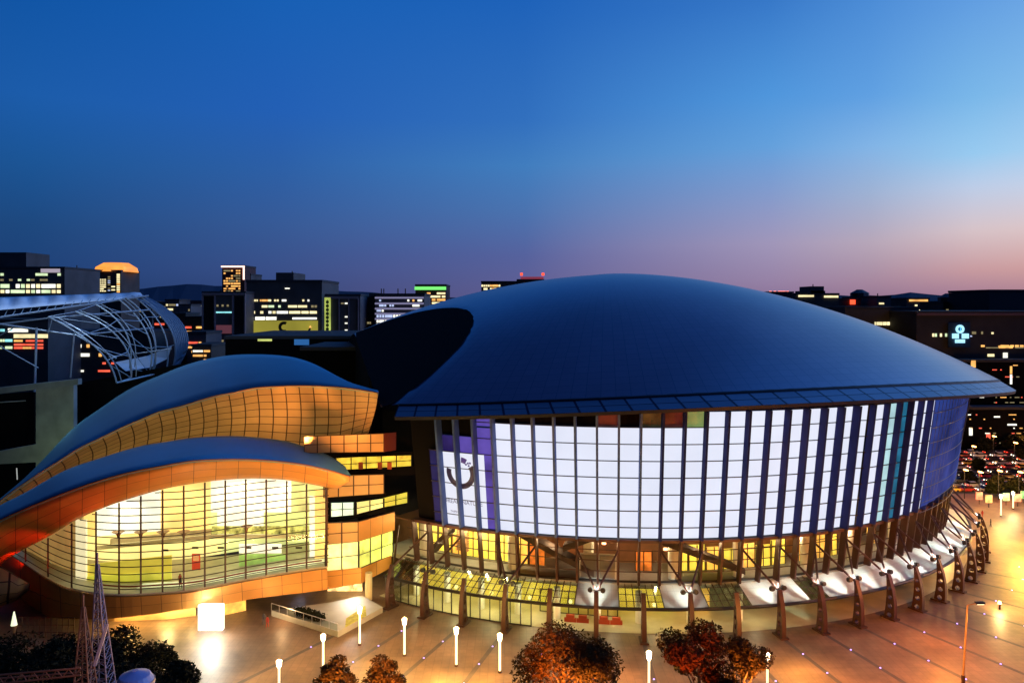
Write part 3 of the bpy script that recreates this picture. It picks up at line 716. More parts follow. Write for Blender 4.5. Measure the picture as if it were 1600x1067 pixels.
# left leg of the shell, clad in wood-coloured panels
lg = [[P(-40,860,2.55),P(4,886,2.50),P(30,902,2.48),P(46,912,2.50)],[P(-40,935,2.50),P(0,925,2.46),P(28,922,2.47),P(45,916,2.50)],[P(-40,975,2.52),P(0,946,2.50),P(25,935,2.52),P(44,920,2.54)]]
MB().loft(lg, lambda a,b:(b/1.5,a*1.7)).build('shell_foot', PANEL, hall, thick=.3, off=-1, smooth=True)
MB().loft([[G(x, gd(x)+.10, z) for x in (-60,20,70,115,180,260,306)] for z in (0, 4.4)]).build('ground_floor_wall', mat('ground_wall_tan', (.6,.36,.16), .7, var=.2, vs=.4), hall, thick=.3)
dk = [P(8,884,2.62),P(60,893,2.50),P(112,914,2.385)]
# --- terraces to the right of the hall
def wseg(xa, ta, ba, xb, tb, bb, da, db, m, name, th=.35, uv=(1,1), par=None):
    b = MB(); n = max(1, int(uv[0])); 
    r0 = [P(xa+(xb-xa)*i/n, ba+(bb-ba)*i/n, da+(db-da)*i/n) for i in range(n+1)]; r1 = [P(xa+(xb-xa)*i/n, ta+(tb-ta)*i/n, da+(db-da)*i/n) for i in range(n+1)]
    b.loft([r0, r1], lambda a, c: (c, a*uv[1])); return b.build(name, m, par or hall, thick=th, off=-1)
wseg(475,682,708, 600,677,706, 2.60,2.62, PANEL, 'terrace_band', uv=(6,2)); wseg(600,677,706, 619,675.5,703, 2.62,2.72, mat('red_brown_panel', (.25,.05,.03), .6), 'terrace_return')
wseg(500,709,716, 648,705,711, 2.64,2.78, BLACKW, 'terrace_shadow_gap')
def strip(xa, ta, ba, xb, tb, bb, da, db, m, n):
    st_ = wseg(xa,ta,ba, xb,tb,bb, da,db, m, 'lit_window', .2)
    f = MB()
    for i in range(n+1):
        q = i/n; f.tube([P(xa+(xb-xa)*q, ta+(tb-ta)*q, da+(db-da)*q-.006), P(xa+(xb-xa)*q, ba+(bb-ba)*q, da+(db-da)*q-.006)], .10, 4)
    f.tube([P(xa,(ta+ba)/2,da-.006), P(xb,(tb+bb)/2,db-.006)], .06, 4)
    f.build('window_frame', DARK, st_)
OFFW = mat('office_glow_yellow', (.6,.5,.1), .8, emit=(.92,.62,.05), es=.95, var=.45, vs=.7)
strip(525,716,736, 643,710.5,728, 2.66,2.80, OFFW, 5)
for x in (560, 590, 605): wseg(x,722,733, x+7,722,733, 2.648,2.648, mat('office_red', (.4,.08,.03), .7), 'cabinet', .1)
wseg(505,736,744, 648,728,742, 2.62,2.76, BLACKW, 'terrace_shadow_gap')
wseg(505,743.5,778, 600,741,771, 2.59,2.60, PANEL, 'terrace_band', uv=(4,2)); 
wseg(598,640,745, 684,650,745, 3.0,3.0, BLACKW, 'dark_recess'); wseg(600,730,800, 662,726,812, 2.76,2.92, BLACKW, 'dark_flank')
CYO = mat('office_glow_cyan', (.6,.7,.6), .8, emit=(.62,.92,.70), es=.95, var=.25, vs=.5)
wseg(512,776,818, 603,768,800, 2.63,2.66, BLACKW, 'terrace_shadow_gap')
strip(517,786,807, 553,785,804, 2.615,2.62, CYO, 2); strip(557,785,803, 599,779,792, 2.62,2.65, PALEG, 2); strip(600,778,792, 637,769,785, 2.65,2.76, LIMEG, 2)
wseg(508,817,851, 560,815,846, 2.585,2.585, PANEL, 'terrace_band', uv=(2,2)); wseg(560,815,846, 617,799,828, 2.585,2.72, PANELF, 'terrace_return', uv=(3,1))
YG = mat('terrace_glow_lime', (.6,.7,.2), .8, emit=(.80,.85,.16), es=.9, var=.5, vs=.35)
YG2 = mat('terrace_glow_yellow', (.7,.7,.4), .8, emit=(.95,.90,.32), es=.95, var=.5, vs=.35)
strip(508,851,894, 560,846,888, 2.60,2.60, YG2, 2); strip(561,846,888, 614,829,868, 2.60,2.735, YG, 3)
wseg(505,893,921, 565,887,911, 2.585,2.585, PANELF, 'base_band', uv=(2,1.4)); wseg(565,887,911, 612,867,886, 2.585,2.73, PANELF, 'base_band', uv=(2,1))
# recessed ground-floor shop and corner pier
SHOP = mat('shop_glow', (.6,.4,.2), .8, emit=(1.0,.70,.28), es=.95, var=.7, vs=1.1)
b = MB().loft([[G(x, 2.68, z) for x in (512,540,566)] for z in (0,3.6)]).build('shop_front', SHOP, hall, thick=.2)
MB().tube([G(576,2.60,0), G(576,2.60,4.6)], .6, 10).build('corner_pier', CREAM, hall)
MB().loft([[G(x, dd, z) for x, dd in ((380,2.60),(505,2.72))] for z in (0,3.8)]).build('ground_floor_dark_wall', BLACKW, hall, thick=.2)
MB().loft([[G(x, gd(x)+.06, z) for x in (342,365,384)] for z in (0,3.2)]).build('ground_window', mat('amber_window', (.5,.3,.1), .7, emit=(1.0,.52,.08), es=.9, var=.4, vs=.6), hall, thick=.2)
lb = MB().box(G(330,2.362,1.95), (3.7,.8,3.85)).build('lit_doorway', mat('doorway_white', (.9,.9,.8), .5, emit=(1,1,.88), es=3.0), hall)
light('SPOT', G(329,2.345,4.6), 5200, (1,.97,.82), hall, .5, G(333,2.24,0), 95, .8)
light('POINT', G(331,2.33,3.4), 1200, (1,.96,.78), hall, .4)
for x, pw, c in ((200,1500,(1,.62,.16)),(262,1700,(1,.75,.28)),(300,700,(1,.7,.25)),(70,500,(1,.5,.12)),(120,250,(1,.5,.12))):
    light('POINT', G(x, gd(x)+.055, 2.4), pw, c, hall, .3)
light('POINT', G(470,2.66,2.6), 200, (.6,.7,1), hall, .3)
light('SPOT', G(552,2.585,3.9), 4200, (.95,1,.92), hall, .3, G(548,2.50,0), 105, 1.0)
light('POINT', G(556,2.63,2.4), 700, (1,.75,.35), hall, .3)
# lights that wash the soffit, the band and the upper panel wall
for x, pw, c in ((25,2600,(1,.04,.02)),(60,4200,(1,.04,.015)),(120,5200,(1,.05,.02)),(185,3800,(1,.10,.02)),(250,4400,(1,.32,.06)),(330,5400,(1,.50,.12)),(400,5600,(1,.50,.12)),(465,5600,(1,.48,.12)),(520,4200,(1,.50,.14))):
    p = G(x, gd(x)-.11, ZB*S+.3)
    light('SPOT', p, pw*.42, (c[0], c[1]*.8, c[2]*.5), hall, .4, G(x, gd(x)-.03, ztop(min(x,520))*S), 85 if x < 240 else 72, .9)
for x, pw in ((215,900),(290,2200),(360,5200),(420,7800),(480,7200),(540,5200)):
    p = P(x, smooth(A2, min(x,500))-3, smooth(dA2, min(x,540))-.09); p.y -= 2; p.z += .6
    light('SPOT', p, pw*(.72 if x > 400 else .3 if x > 350 else .07), (1,.45,.12), hall, .4, P(x+4, smooth(B1,x)+22, smooth(dB1,x)+.03), 84, .9)
for x, z, pw in ((545,.56,1500),(560,.40,1900),(540,.27,1900),(590,.27,1200),(545,.075,1700),(440,.05,2200),(350,.05,900)):
    light('POINT', G(x, (gd(x) if x < 510 else 2.58)-.10, z*S), pw*.32, (1,.58,.26), hall, .3)

# ------------------------------------------------------------------ terrace ramp in front of the foyer
ramp = thing('entrance_terrace', 'pale raised entrance terrace with glass railings beside the foyer corner', 'terrace')
RZ = .9
pol = [(424,953),(520,940),(566,930),(598,948),(528,986)]
tp = [G(x, 1200/(y-475)*(1-RZ/S), RZ) for x, y in pol]
m_ = MB().poly(tp)
for a, b in zip(tp, tp[1:]+tp[:1]): m_.quad(Vector((a.x,a.y,0)), Vector((b.x,b.y,0)), b, a)
m_.build('terrace_slab', mat('terrace_stone', (.34,.34,.30), .6, var=.12, vs=.4), ramp)
lw_ = MB().poly([p+Vector((0,0,.006)) for p in (tp[4].lerp(tp[3],.15), tp[4].lerp(tp[3],.62), tp[4].lerp(tp[3],.62)+Vector((-1.0,4.2,0)), tp[4].lerp(tp[3],.15)+Vector((-.6,3.4,0)))])
lw_.build('lawn', mat('lawn_yellow_green', (.38,.36,.04), .9, var=.35, vs=1.5), ramp)
for a, b in ((0,4),):
    f = MB(); n = 8
    for i in range(n+1):
        p = tp[a].lerp(tp[b], i/n); f.tube([p, p+Vector((0,0,1.15))], .05, 5)
    f.tube([tp[a]+Vector((0,0,1.15)), tp[b]+Vector((0,0,1.15))], .06, 5)
    f.build('railing', mat('steel_rail', (.55,.55,.55), .35, .8), ramp)
    g_ = MB().quad(tp[a]+Vector((0,0,.1)), tp[b]+Vector((0,0,.1)), tp[b]+Vector((0,0,1.05)), tp[a]+Vector((0,0,1.05))).build('railing_glass', glass('rail_glass', (.7,.78,.75), .2), ramp)
hd = MB(); 
rnd = random.Random(5)
for i in range(1500):
    f = rnd.random(); p = tp[0].lerp(tp[4], .30+.34*f)+Vector((rnd.uniform(.2,1.8), rnd.uniform(.3,1.8), rnd.uniform(0,1.0)))
    a = rnd.uniform(0,6.28); s_ = .11; u = Vector((math.cos(a),math.sin(a),rnd.uniform(-.6,.6)))*s_; v = Vector((-math.sin(a),math.cos(a),rnd.uniform(-.8,.8)))*s_
    hd.quad(p-u-v,p+u-v,p+u+v,p-u+v)
LEAFD = mat('leaf_dark', (.012,.015,.007), .9, spec=.1, var=.5, vs=.7)
tag(hd.build('hedge', LEAFD), 'low clipped dark hedge on the pale entrance terrace', 'hedge')

# ------------------------------------------------------------------ plaza lamps
def plaza_lamp(x, ybase, h, label, d=None, light_p=900, col=(1,.54,.15)):
    d = d or 1200/(ybase-475); b = G(x, d, 0)
    t = thing('plaza_lamp', label, 'lamp post', b, 'glowing white lamp posts on the plaza')
    o = MB().tube([(0,0,0),(0,0,.25)], [.28,.24], 10).build('base', FRAME, t)
    MB().tube([(0,0,.25),(0,0,h*.8)], .15, 8).build('glowing_tube', LAMPC, t)
    MB().tube([(0,0,h*.8),(0,0,h*.84),(0,0,h*.97),(0,0,h)], [.17,.30,.36,.12], 10).build('lamp_head', LAMPW, t)
    l = light('POINT', b+Vector((0,-.0,h+.35)), light_p*2.2, col, None, .3); l.parent = t; l.location = (0,0,h+.35)
    return t
plaza_lamp(562,1007,5.6,'glowing lamp post in front of the lit entrance terrace corner', light_p=1100)
plaza_lamp(632,1024,5.4,'glowing lamp post before the first arena pylons, right of the terrace corner', light_p=1300)
plaza_lamp(713,1040,5.4,'glowing lamp post standing free between the two leftmost trees and the lobby glass', light_p=1300)
plaza_lamp(781,1050,5.3,'glowing lamp post just left of the big round tree', light_p=1300)
plaza_lamp(505,1046,4.9,'glowing lamp post above the small brown tree at the bottom', light_p=1300)
plaza_lamp(436,1092,5.0,'leftmost glowing lamp post, cut by the bottom edge', light_p=1200)
plaza_lamp(1014,1090,6.0,'glowing lamp post between the two big round trees', light_p=1500)
plaza_lamp(1199,1075,4.6,'glowing lamp post at the right side of the right-hand big tree', light_p=2000)
plaza_lamp(1478,862,4.0,'distant glowing lamp beyond the last pylons of the arena', d=3.35, light_p=2500)
plaza_lamp(1564,812,5.2,'amber lamp post on the far plaza near the street', d=3.62, light_p=2600, col=(1,.6,.15))
plaza_lamp(1583,808,4.2,'white lamp post on the far plaza edge beside the amber one', d=3.75, light_p=1500, col=(1,.75,.3))
# tall street lights
def street_light(x, ybase, ytop_, label, arm, d, pw, col, lean=0.):
    b = G(x, d, 0); h = (1-(ytop_-475)/1200*d)*S
    t = thing('street_light', label, 'street light', b)
    MB().tube([(0,0,0),(0,0,2.2)], .24, 8).build('base', FRAME, t)
    MB().tube([(0,0,2.2),(lean,0,h)], [.15,.09], 8).build('pole', mat('pole_amber', (.40,.25,.12), .5, .3), t)
    MB().tube([(lean,0,h),(lean+arm,.0,h+.35)], .07, 6).build('arm', mat('pole_amber'), t)
    hd_ = MB().box((lean+arm,0,h+.3), (1.1,.5,.22)).build('lamp_housing', DARK, t)
    MB().box((lean+arm,0,h+.17), (.9,.4,.06)).build('lens', LAMPW, hd_)
    light('SPOT', b+Vector((lean+arm,0,h-.1)), pw, col, None, .4, b+Vector((lean+arm,0,0)), 150, .5).parent = None
    return t
tall = street_light(1505,1080,945,'tall slender street light on the orange plaza at the right', 1.6, 1.98, 9000, (1,.40,.12), .55)
# amber ground lamp near the tall pole
gl_ = thing('plaza_lamp', 'short amber flood lamp on the plaza beside the tall street light', 'lamp post', G(1562,2.52,0))
MB().tube([(0,0,0),(0,0,.9)], .14, 8).build('post', FRAME, gl_); MB().tube([(0,0,.9),(0,0,1.25)], [.3,.2], 10).build('lamp_head', mat('amber_lamp', (.8,.5,.2), .4, emit=(1,.65,.2), es=8), gl_)
light('POINT', G(1562,2.52,1.9), 2200, (1,.6,.2), None, .3)
for x, d_, z, pw, c in ((1700,2.6,9,17000,(1,.33,.05)),(1600,3.15,8,24000,(1,.55,.06)),(1500,1.75,8,13000,(1,.27,.03)),(1350,1.9,8,8500,(1,.33,.05)),(1480,2.25,8,8500,(1,.30,.04)),(1780,3.2,9,9000,(1,.45,.08)),(690,2.03,3.6,3600,(1,.56,.12)),(760,2.03,3.6,2600,(1,.56,.12)),(590,2.10,3.4,2200,(1,.60,.14)),(980,2.06,4,1800,(1,.42,.1)),(1250,2.08,4,3600,(1,.50,.10)),(400,2.06,4,1300,(1,.62,.2))):
    tt = thing('street_light', 'street light', 'street light', G(x, d_, 0)) if False else None  # never built; the plaza fills have no street light
    light('POINT', G(x, d_, z), pw, c, None, .5, name='plaza_fill')  # unseen fill lights, added for the warm pools on the plaza
#PART3
# ------------------------------------------------------------------ CITY
struct(MB().loft([[G(x, 4.05, .02) for x in (1380,2600)], [G(x, 5.2, .02) for x in (1380,2600)]]).build('road', mat('asphalt', (.05,.05,.052), .75, var=.3, vs=.1)))
wl = {'cream': ((1.0,.85,.45), 1.6), 'white': ((1.0,.98,.85), 1.7), 'green': ((.75,.95,.55), 1.3), 'orange': ((1.0,.48,.12), 1.5), 'blue': ((.55,.65,1.0), 1.2), 'red': ((1.0,.12,.06), 1.5), 'cyan': ((.3,.85,.9), 1.4), 'dim': ((.55,.45,.22), .55), 'lime': ((.72,.8,.2), 1.0)}
def wmat(k): c, e = wl[k]; return mat('window_light_'+k, (.1,.1,.1), .4, emit=c, es=e*.8, var=.3, vs=.25)
WALLB = [mat('facade_dark_brown', (.065,.054,.050), .8, var=.3, vs=.1), mat('facade_dark_grey', (.075,.073,.078), .8, var=.3, vs=.1), mat('facade_slate', (.10,.095,.105), .75, var=.3, vs=.1), mat('facade_maroon', (.09,.03,.03), .8, var=.3, vs=.1)]
ROOFB = mat('flat_roof_dark', (.05,.05,.055), .9)
NWIN = [0]
class Bld:
    def __init__(s, name, label, x0, x1, ytop_, d, depth=.5, m=None, cat='building', z0=0., group=None):
        s.x0, s.x1, s.d = x0, x1, d; s.ht = (1-(ytop_-475)/1200*d)*S
        s.X0, s.X1 = G(x0,d).x, G(x1,d).x; s.Y = d*S; s.dep = depth*S
        s.t = thing(name, label, cat, ((s.X0+s.X1)/2, s.Y+s.dep/2, z0), group)
        s.wx = (s.X1-s.X0)
        s.add(MB().box((0,0,(s.ht-z0)/2), (s.wx, s.dep, s.ht-z0)), 'wall', m or WALLB[1])
        s.z0 = z0
        s.add(MB().box((0,0,s.ht-z0+.5), (s.wx+.4, s.dep+.4, .9)), 'parapet', ROOFB)
    def add(s, mb, nm, m, par=None):
        o = mb.build(nm, m); o.parent = par or s.t; return o
    def loc(s, x, y):          # picture point on the front face -> local
        return ((x-800)/1200*s.d*S-s.t.location.x, -s.dep/2, S-(y-475)/1200*s.d*S-s.t.location.z)
    def rect(s, xa, ya, xb, yb, m, nm='window', out=.12, th=.2):
        a, b = s.loc(xa, yb), s.loc(xb, ya)
        return s.add(MB().box(((a[0]+b[0])/2, -s.dep/2-out, (a[2]+b[2])/2), (abs(b[0]-a[0]), th, abs(b[2]-a[2]))), nm, m)
    def rows(s, xa, xb, ys, h, n, prob, kinds, seed=1, gap=.15):
        r = random.Random(seed); w_ = (xb-xa)/n
        for y in ys:
            k = 0
            while k < n:
                if r.random() < prob:
                    L_ = min(n-k, r.choice((1,1,2,3))); s.rect(xa+w_*(k+gap), y, xa+w_*(k+L_-gap), y+h, wmat(r.choice(kinds))); NWIN[0] += 1; k += L_
                else: k += 1
    def top(s, xa, xb, y0, m=None, nm='roof_block'):
        a, b = s.loc(xa, 0), s.loc(xb, 0); zt = s.loc(0, y0)[2]; zb = s.ht-s.z0
        return s.add(MB().box(((a[0]+b[0])/2, 0, (zt+zb)/2), (abs(b[0]-a[0]), s.dep*.6, zt-zb)), nm, m or WALLB[1])
    def mast(s, x, y0):
        a = s.loc(x, y0); s.add(MB().tube([(a[0],0,s.ht-s.z0),(a[0],0,a[2])], .25, 5), 'antenna', DARK)
# left group
b = Bld('office_building', 'dark office block at the left edge with pale green lit floors behind the lattice canopy', -60, 101, 420, 7, .6, WALLB[1])
b.top(-40, 28, 393); b.rows(0,96,(427,),4,14,.35,('white','green'),3); b.rows(0,96,(436,),3,14,.45,('green','dim'),4); b.rows(0,96,(444,),6,12,.85,('cream','white','green'),5); b.rows(0,96,(453,),5,12,.95,('white','cream','green'),6); b.rect(64,420,94,426,mat('pale_sign', (.3,.25,.3), .6, emit=(.5,.42,.5), es=.8),'roof_sign'); b.mast(91,412)
b = Bld('tower', 'distant tower with a glowing orange crown at the left', 145, 189, 424, 10, .5, WALLB[0])
b.add(MB().tube([(0,0,b.ht),(0,0,b.ht+3),(0,0,b.ht+6)], [14,13,8], 8), 'crown', mat('orange_crown', (.5,.2,.05), .6, emit=(1.0,.33,.05), es=1.3, var=.3, vs=.1)); b.rows(152,166,range(436,456,3),1.6,4,.7,('cream',),7); b.rows(168,173,range(432,456,3),1.6,1,.8,('dim','blue'),8); b.rows(182,188,range(428,456,3),2,1,1,('orange','cream'),9,.1); b.rows(173,181,(447,452),2,1,1,('cream',),8)
b = Bld('tower', 'distant brown tower outlined by a thin pink-white light', 347, 382, 417, 9, .4, WALLB[3])
b.rows(349,376,range(422,457,4),2.2,7,.55,('orange','dim','orange'),11)
O = mat('outline_light', (.6,.4,.4), .5, emit=(1.0,.62,.5), es=2.2)
b.rect(346,415.5,382.5,417.8,O,'light_line',.4,.5); b.rect(380,418,382.3,437,O,'light_line',.4,.5)
b = Bld('low_tower_block', 'slim dark tower wing standing right beside the pink-outlined tower', 382, 392, 430, 9.2, .4, WALLB[1])
b = Bld('office_building', 'brown framed office block with pale vertical ribs and one bright window row', 316, 384, 459, 6, .4, WALLB[2])
RIB = mat('pale_rib', (.34,.25,.27), .7)
for x in (317,336,364,383): b.rect(x-.9,462,x+.9,556,RIB,'rib',.3,.5)
b.rect(316,458,384,461,RIB,'cornice',.3,.5)
for x0, x1 in ((319,334),(367,381)): b.rect(x0,463,x1,554,mat('dark_glazing', (.015,.015,.02), .2),'dark_bay',.1)
b.rect(338,487,362,489,wmat('cyan')); b.rows(338,362,(476,531),3,6,.5,('dim',),3); b.rect(338,508,362,521,mat('maroon_panel', (.12,.05,.06), .7, emit=(.16,.05,.07), es=.6),'panel'); b.rect(337,541,350,553,wmat('red'),'window'); b.rect(338,533,348,536,wmat('dim')); b.mast(340,448); b.mast(330,452)
b = Bld('office_building', 'large dark office block with lit floors above a wide olive-yellow billboard', 385, 503, 441, 6.2, .6, WALLB[1])
b.top(488,503,437); b.top(424,452,425); b.top(396,420,438); b.mast(470,436); b.mast(440,421)
b.rows(393,424,(468,),3,12,.7,('orange','cream'),21); b.rows(424,496,(468,),3,18,.25,('white','cream'),22); b.rows(393,496,(477,),3.5,20,.6,('green','cream','dim'),23); b.rows(393,496,(486,),4,16,.8,('cream','white'),24); b.rect(399,495,414,500,wmat('white')); b.rect(415.5,495,432,500,wmat('white')); b.rect(457,496,495,499,wmat('white')); b.rows(420,478,(450,),1.5,14,.12,('white','red'),25)
BBM = mat('billboard_olive', (.3,.28,.06), .6, emit=(.29,.25,.03), es=1.0, var=.25, vs=.06)
bb = b.rect(393,501,497,528,BBM,'billboard',.6,.6)
INKB = mat('billboard_ink', (.06,.04,.01), .6)
c0 = b.loc(445,520); text_mesh('CATHAY FINANCIAL', 1.25, INKB, bb, lambda x, y: (c0[0]+x, -b.dep/2-1.0, c0[2]+y))
mb = MB(); cc = b.loc(445,511); mb.loft([[ (cc[0]+rr*math.cos(R(a)), -b.dep/2-1.0, cc[2]+rr*math.sin(R(a))) for a in range(60,320,20)] for rr in (1.1,2.3)]); o = mb.build('emblem', INKB, bb, thick=.1)
p0, p1 = b.loc(480,526), b.loc(486,512); MB().tube([(p0[0],-b.dep/2-1.1,p0[2]),(p1[0],-b.dep/2-1.1,p1[2])], [.7,.35], 6).build('painted_candle', INKB, bb)
MB().tube([(p1[0],-b.dep/2-1.2,p1[2]),(p1[0],-b.dep/2-1.2,p1[2]+.9)], [.5,.1], 6).build('painted_flame', wmat('orange'), bb)
b = Bld('office_building', 'grey framed office block with a tall vertical lime banner', 503, 563, 463, 6.3, .5, WALLB[2])
b.rect(505,463,560,467,RIB,'cornice',.3,.5)
for x in (530,545,560,506): b.rect(x-.7,467,x+.7,535,RIB,'rib',.3,.5)
bn = b.rect(507.5,465,517,524,mat('lime_banner', (.4,.5,.1), .6, emit=(.42,.50,.10), es=1.0, var=.35, vs=.15),'banner',.5,.5)
for i, y in enumerate(range(472, 520, 6)):
    c_ = b.loc(512.3,y); 
    o = MB().box((c_[0], -b.dep/2-.85, c_[2]), (1.2,.1,1.1)); o.box((c_[0], -b.dep/2-.85, c_[2]-.0), (.3,.12,1.9)); o.build('banner_mark', mat('banner_ink', (.15,.2,.03), .6), bn)
for y in (473,494,504,515): b.rect(539,y,543,y+2,wmat('white')); 
b.rect(533,473,537,475,wmat('dim')); b.rect(521,517,523,519,wmat('red'))
b = Bld('office_building', 'narrow black block between the banner building and the white-banded one', 563, 586, 467, 6.6, .4, WALLB[1]); b.rows(567,580,(495,503),3,5,.5,('dim',),31); b.top(574,590,458)
b = Bld('office_building', 'white-banded office block partly hidden by the dome', 586, 663, 462, 6.5, .5, WALLB[2])
BANDW = mat('white_band', (.5,.48,.58), .7)
for y in (464,473,481,489,497): b.rect(586,y,662,y+2.6,mat('white_band_lit', (.5,.48,.58), .7, emit=(.28,.26,.42), es=.7),'band',.25,.4)
b.rows(588,660,(468,),3,18,.3,('orange','blue','white'),41); b.rows(588,660,(476,484),3,18,.25,('blue','white'),42); b.rows(588,640,(492,),4,12,.75,('white','blue'),43); b.rows(588,630,(500,506),4,10,.6,('white',),44)
for x in (588,592,615,627): b.mast(x,450)
b = Bld('apartment_tower', 'red-brown tower with a bright green band round its roof', 649, 697, 447, 8, .5, WALLB[3])
b.rect(648,448,697,453,mat('green_band', (.1,.4,.1), .6, emit=(.18,.80,.16), es=1.3),'roof_band',.4,.6); b.rows(666,697,range(457,474,5),3,4,.75,('orange','cream'),51)
b = Bld('office_building', 'low brown block with amber windows just behind the left shoulder of the dome', 752, 811, 442, 8, .5, WALLB[0]); b.rows(752,782,(445,450),3,9,.8,('orange','cream'),61,.1)
b = Bld('office_building', 'dark block with a red-lit roof box behind the dome', 808, 850, 439, 8.2, .5, WALLB[0]); b.top(814,850,432,mat('red_box', (.3,.05,.08), .7, emit=(.25,.04,.07), es=.8)); 
for x in (815,849): c_ = b.loc(x,431); b.add(MB().box((c_[0],-8,c_[2]+1), (1.4,1.4,1.4)), 'beacon', REDL)
# right skyline
b = Bld('office_building', 'dark distant block with a row of pink-red roof lights right of the dome top', 1200, 1240, 458, 9, .5, WALLB[1])
for x in (1206,1213,1220,1224,1228,1233): c_ = b.loc(x,456); b.add(MB().box((c_[0],-10,c_[2]), (1.1,1.1,1.1)), 'beacon', mat('pink_beacon', (.5,.1,.1), .5, emit=(1,.25,.2), es=2))
b = Bld('office_building', 'dark block with a stepped roof tower and two amber light strips', 1243, 1311, 461, 7.5, .5, WALLB[1])
b.top(1266,1296,454); b.top(1273,1294,447); b.mast(1286,443); b.rect(1247,461,1271,464,wmat('cream'),'light_strip',.5); b.rect(1287,462,1309,465,wmat('cream'),'light_strip',.5)
r = random.Random(8)
sk = [(1311,1345,469,8),(1340,1372,466,8.5),(1371,1392,465,7.8),(1392,1416,469,8.8),(1416,1452,468,8.2),(1450,1476,473,9),(1474,1490,475,7),(1489,1512,474,7.5),(1510,1532,475,8),(1528,1548,473,9)]
for i, (x0, x1, yt, d_) in enumerate(sk):
    b = Bld('distant_block', ['flat dark block with a red beacon beside the amber-strip building','dark block with rooftop tanks right of the red beacon','small block carrying a thin antenna on the right skyline','low dark block with faint orange roof lights on the right skyline','block with a bright cream roof line on the right skyline','low plain block left of the neon sign building','small block behind the neon sign building, left end','block with a pale dome-like tank above the neon sign','grey roof box with a mast behind the neon sign building','low block with round tanks beside the big dark slab'][i], x0, x1, yt, d_, .4, WALLB[i % 3])
    if i == 0: c_ = b.loc(1331,472); b.add(MB().box((c_[0],-b.dep/2-1,c_[2]), (2.4,1,2.4)), 'beacon', REDL)
    if i in (1,7,9): b.add(MB().tube([(0,0,b.ht),(0,0,b.ht+3),(0,0,b.ht+5)], [5,5,1.5], 10), 'water_tank', WALLB[2])
    if i == 2: b.mast(1386,458)
    if i == 8: b.mast(1526,466)
    if i == 4: b.rect(1420,468,1449,471,wmat('orange'),'light_strip',.5)
    if i == 3: b.rows(1395,1414,(470,475),2,8,.6,('orange','dim'),71)
    b.rows(x0+2,x1-2,(yt+8,yt+16),2.4,6,.25,('dim','cream'),80+i)
b = Bld('office_building', 'long dark block behind the dome slope with a short row of cream windows', 1320, 1436, 483, 6, .6, WALLB[1]); b.rows(1366,1408,(503,),5,13,.7,('cream',),91); b.top(1340,1372,478)
b = Bld('hospital_building', 'long dark building carrying a cyan neon cross-shaped sign', 1432, 1640, 490, 5.6, .6, mat('facade_near_black', (.04,.037,.04), .85, var=.3, vs=.1))
NEON = mat('neon_cyan', (.1,.4,.5), .5, emit=(.10,.55,.95), es=1.5)
NEONW = mat('neon_white', (.3,.5,.6), .5, emit=(.38,.80,1.0), es=1.3)
sg = thing('neon_sign', 'cyan cross-shaped neon sign with a round emblem on the dark building', 'sign', (G(1497,5.6).x, 5.6*S-1.2, 0))
def sl(x, y): return ((x-1497)/1200*5.6*S, 0, S-(y-475)/1200*5.6*S)
def sbox(x0,y0,x1,y1,m,nm,par=sg):
    a, b_ = sl(x0,y1), sl(x1,y0); o = MB().box(((a[0]+b_[0])/2, -.1, (a[2]+b_[2])/2), (b_[0]-a[0], .5, b_[2]-a[2])).build(nm, m); o.parent = par; return o
c_ = sl(1497,514)
mb = MB(); mb.loft([[(c_[0]+rr*math.cos(R(a)), 0, c_[2]+rr*math.sin(R(a))) for a in range(0,361,20)] for rr in (.75,1.55)]); o = mb.build('round_emblem', NEONW, thick=.3); o.parent = sg
MB().tube([(c_[0],-.2,c_[2]-.8),(c_[0],-.2,c_[2]+.8)], .14, 4).build('emblem_bar', NEON).parent = sg
for k, (x0, x1) in enumerate(((1485,1489),(1490,1494.5),(1500,1504),(1505,1510))): sbox(x0,521,x1,528.5,NEONW,'neon_character')
for x0, x1 in ((1489.5,1493.5),(1494.5,1499),(1500,1504)): sbox(x0,530,x1,535.5,NEONW,'neon_character')
sbox(1513,524,1515,526,wmat('blue'),'neon_dot')
MB().box((0,.55,sl(0,523)[2]), (8.0,.3,9)).build('sign_backing', mat('sign_backing', (.005,.03,.08), .6)).parent = sg
b.rows(1456,1480,(521,),5,6,.8,('green','cream'),101); b.rows(1518,1536,(518,),4,5,.5,('dim',),102); b.rows(1524,1600,(539,),3,10,.6,('orange','cream'),103); b.rows(1524,1600,(542.5,),1.5,10,.5,('dim',),106); b.rows(1524,1560,(553,),4,6,.4,('cream','dim'),104); b.rect(1549,519,1552,522,wmat('cream'))
b.rect(1560,540,1582,544,wmat('orange')); b.rect(1567,551,1574,559,wmat('white'),'lit_sign'); b.rect(1567,560,1574,568,wmat('red'),'lit_sign')
b.rect(1432,489,1640,493,mat('parapet_mauve', (.16,.10,.12), .8),'cornice',.3,.5)
b = Bld('office_building', 'plain dark slab rising above the right end of the skyline', 1546, 1680, 456, 6.4, .6, mat('slab_blue_black', (.03,.03,.045), .8))
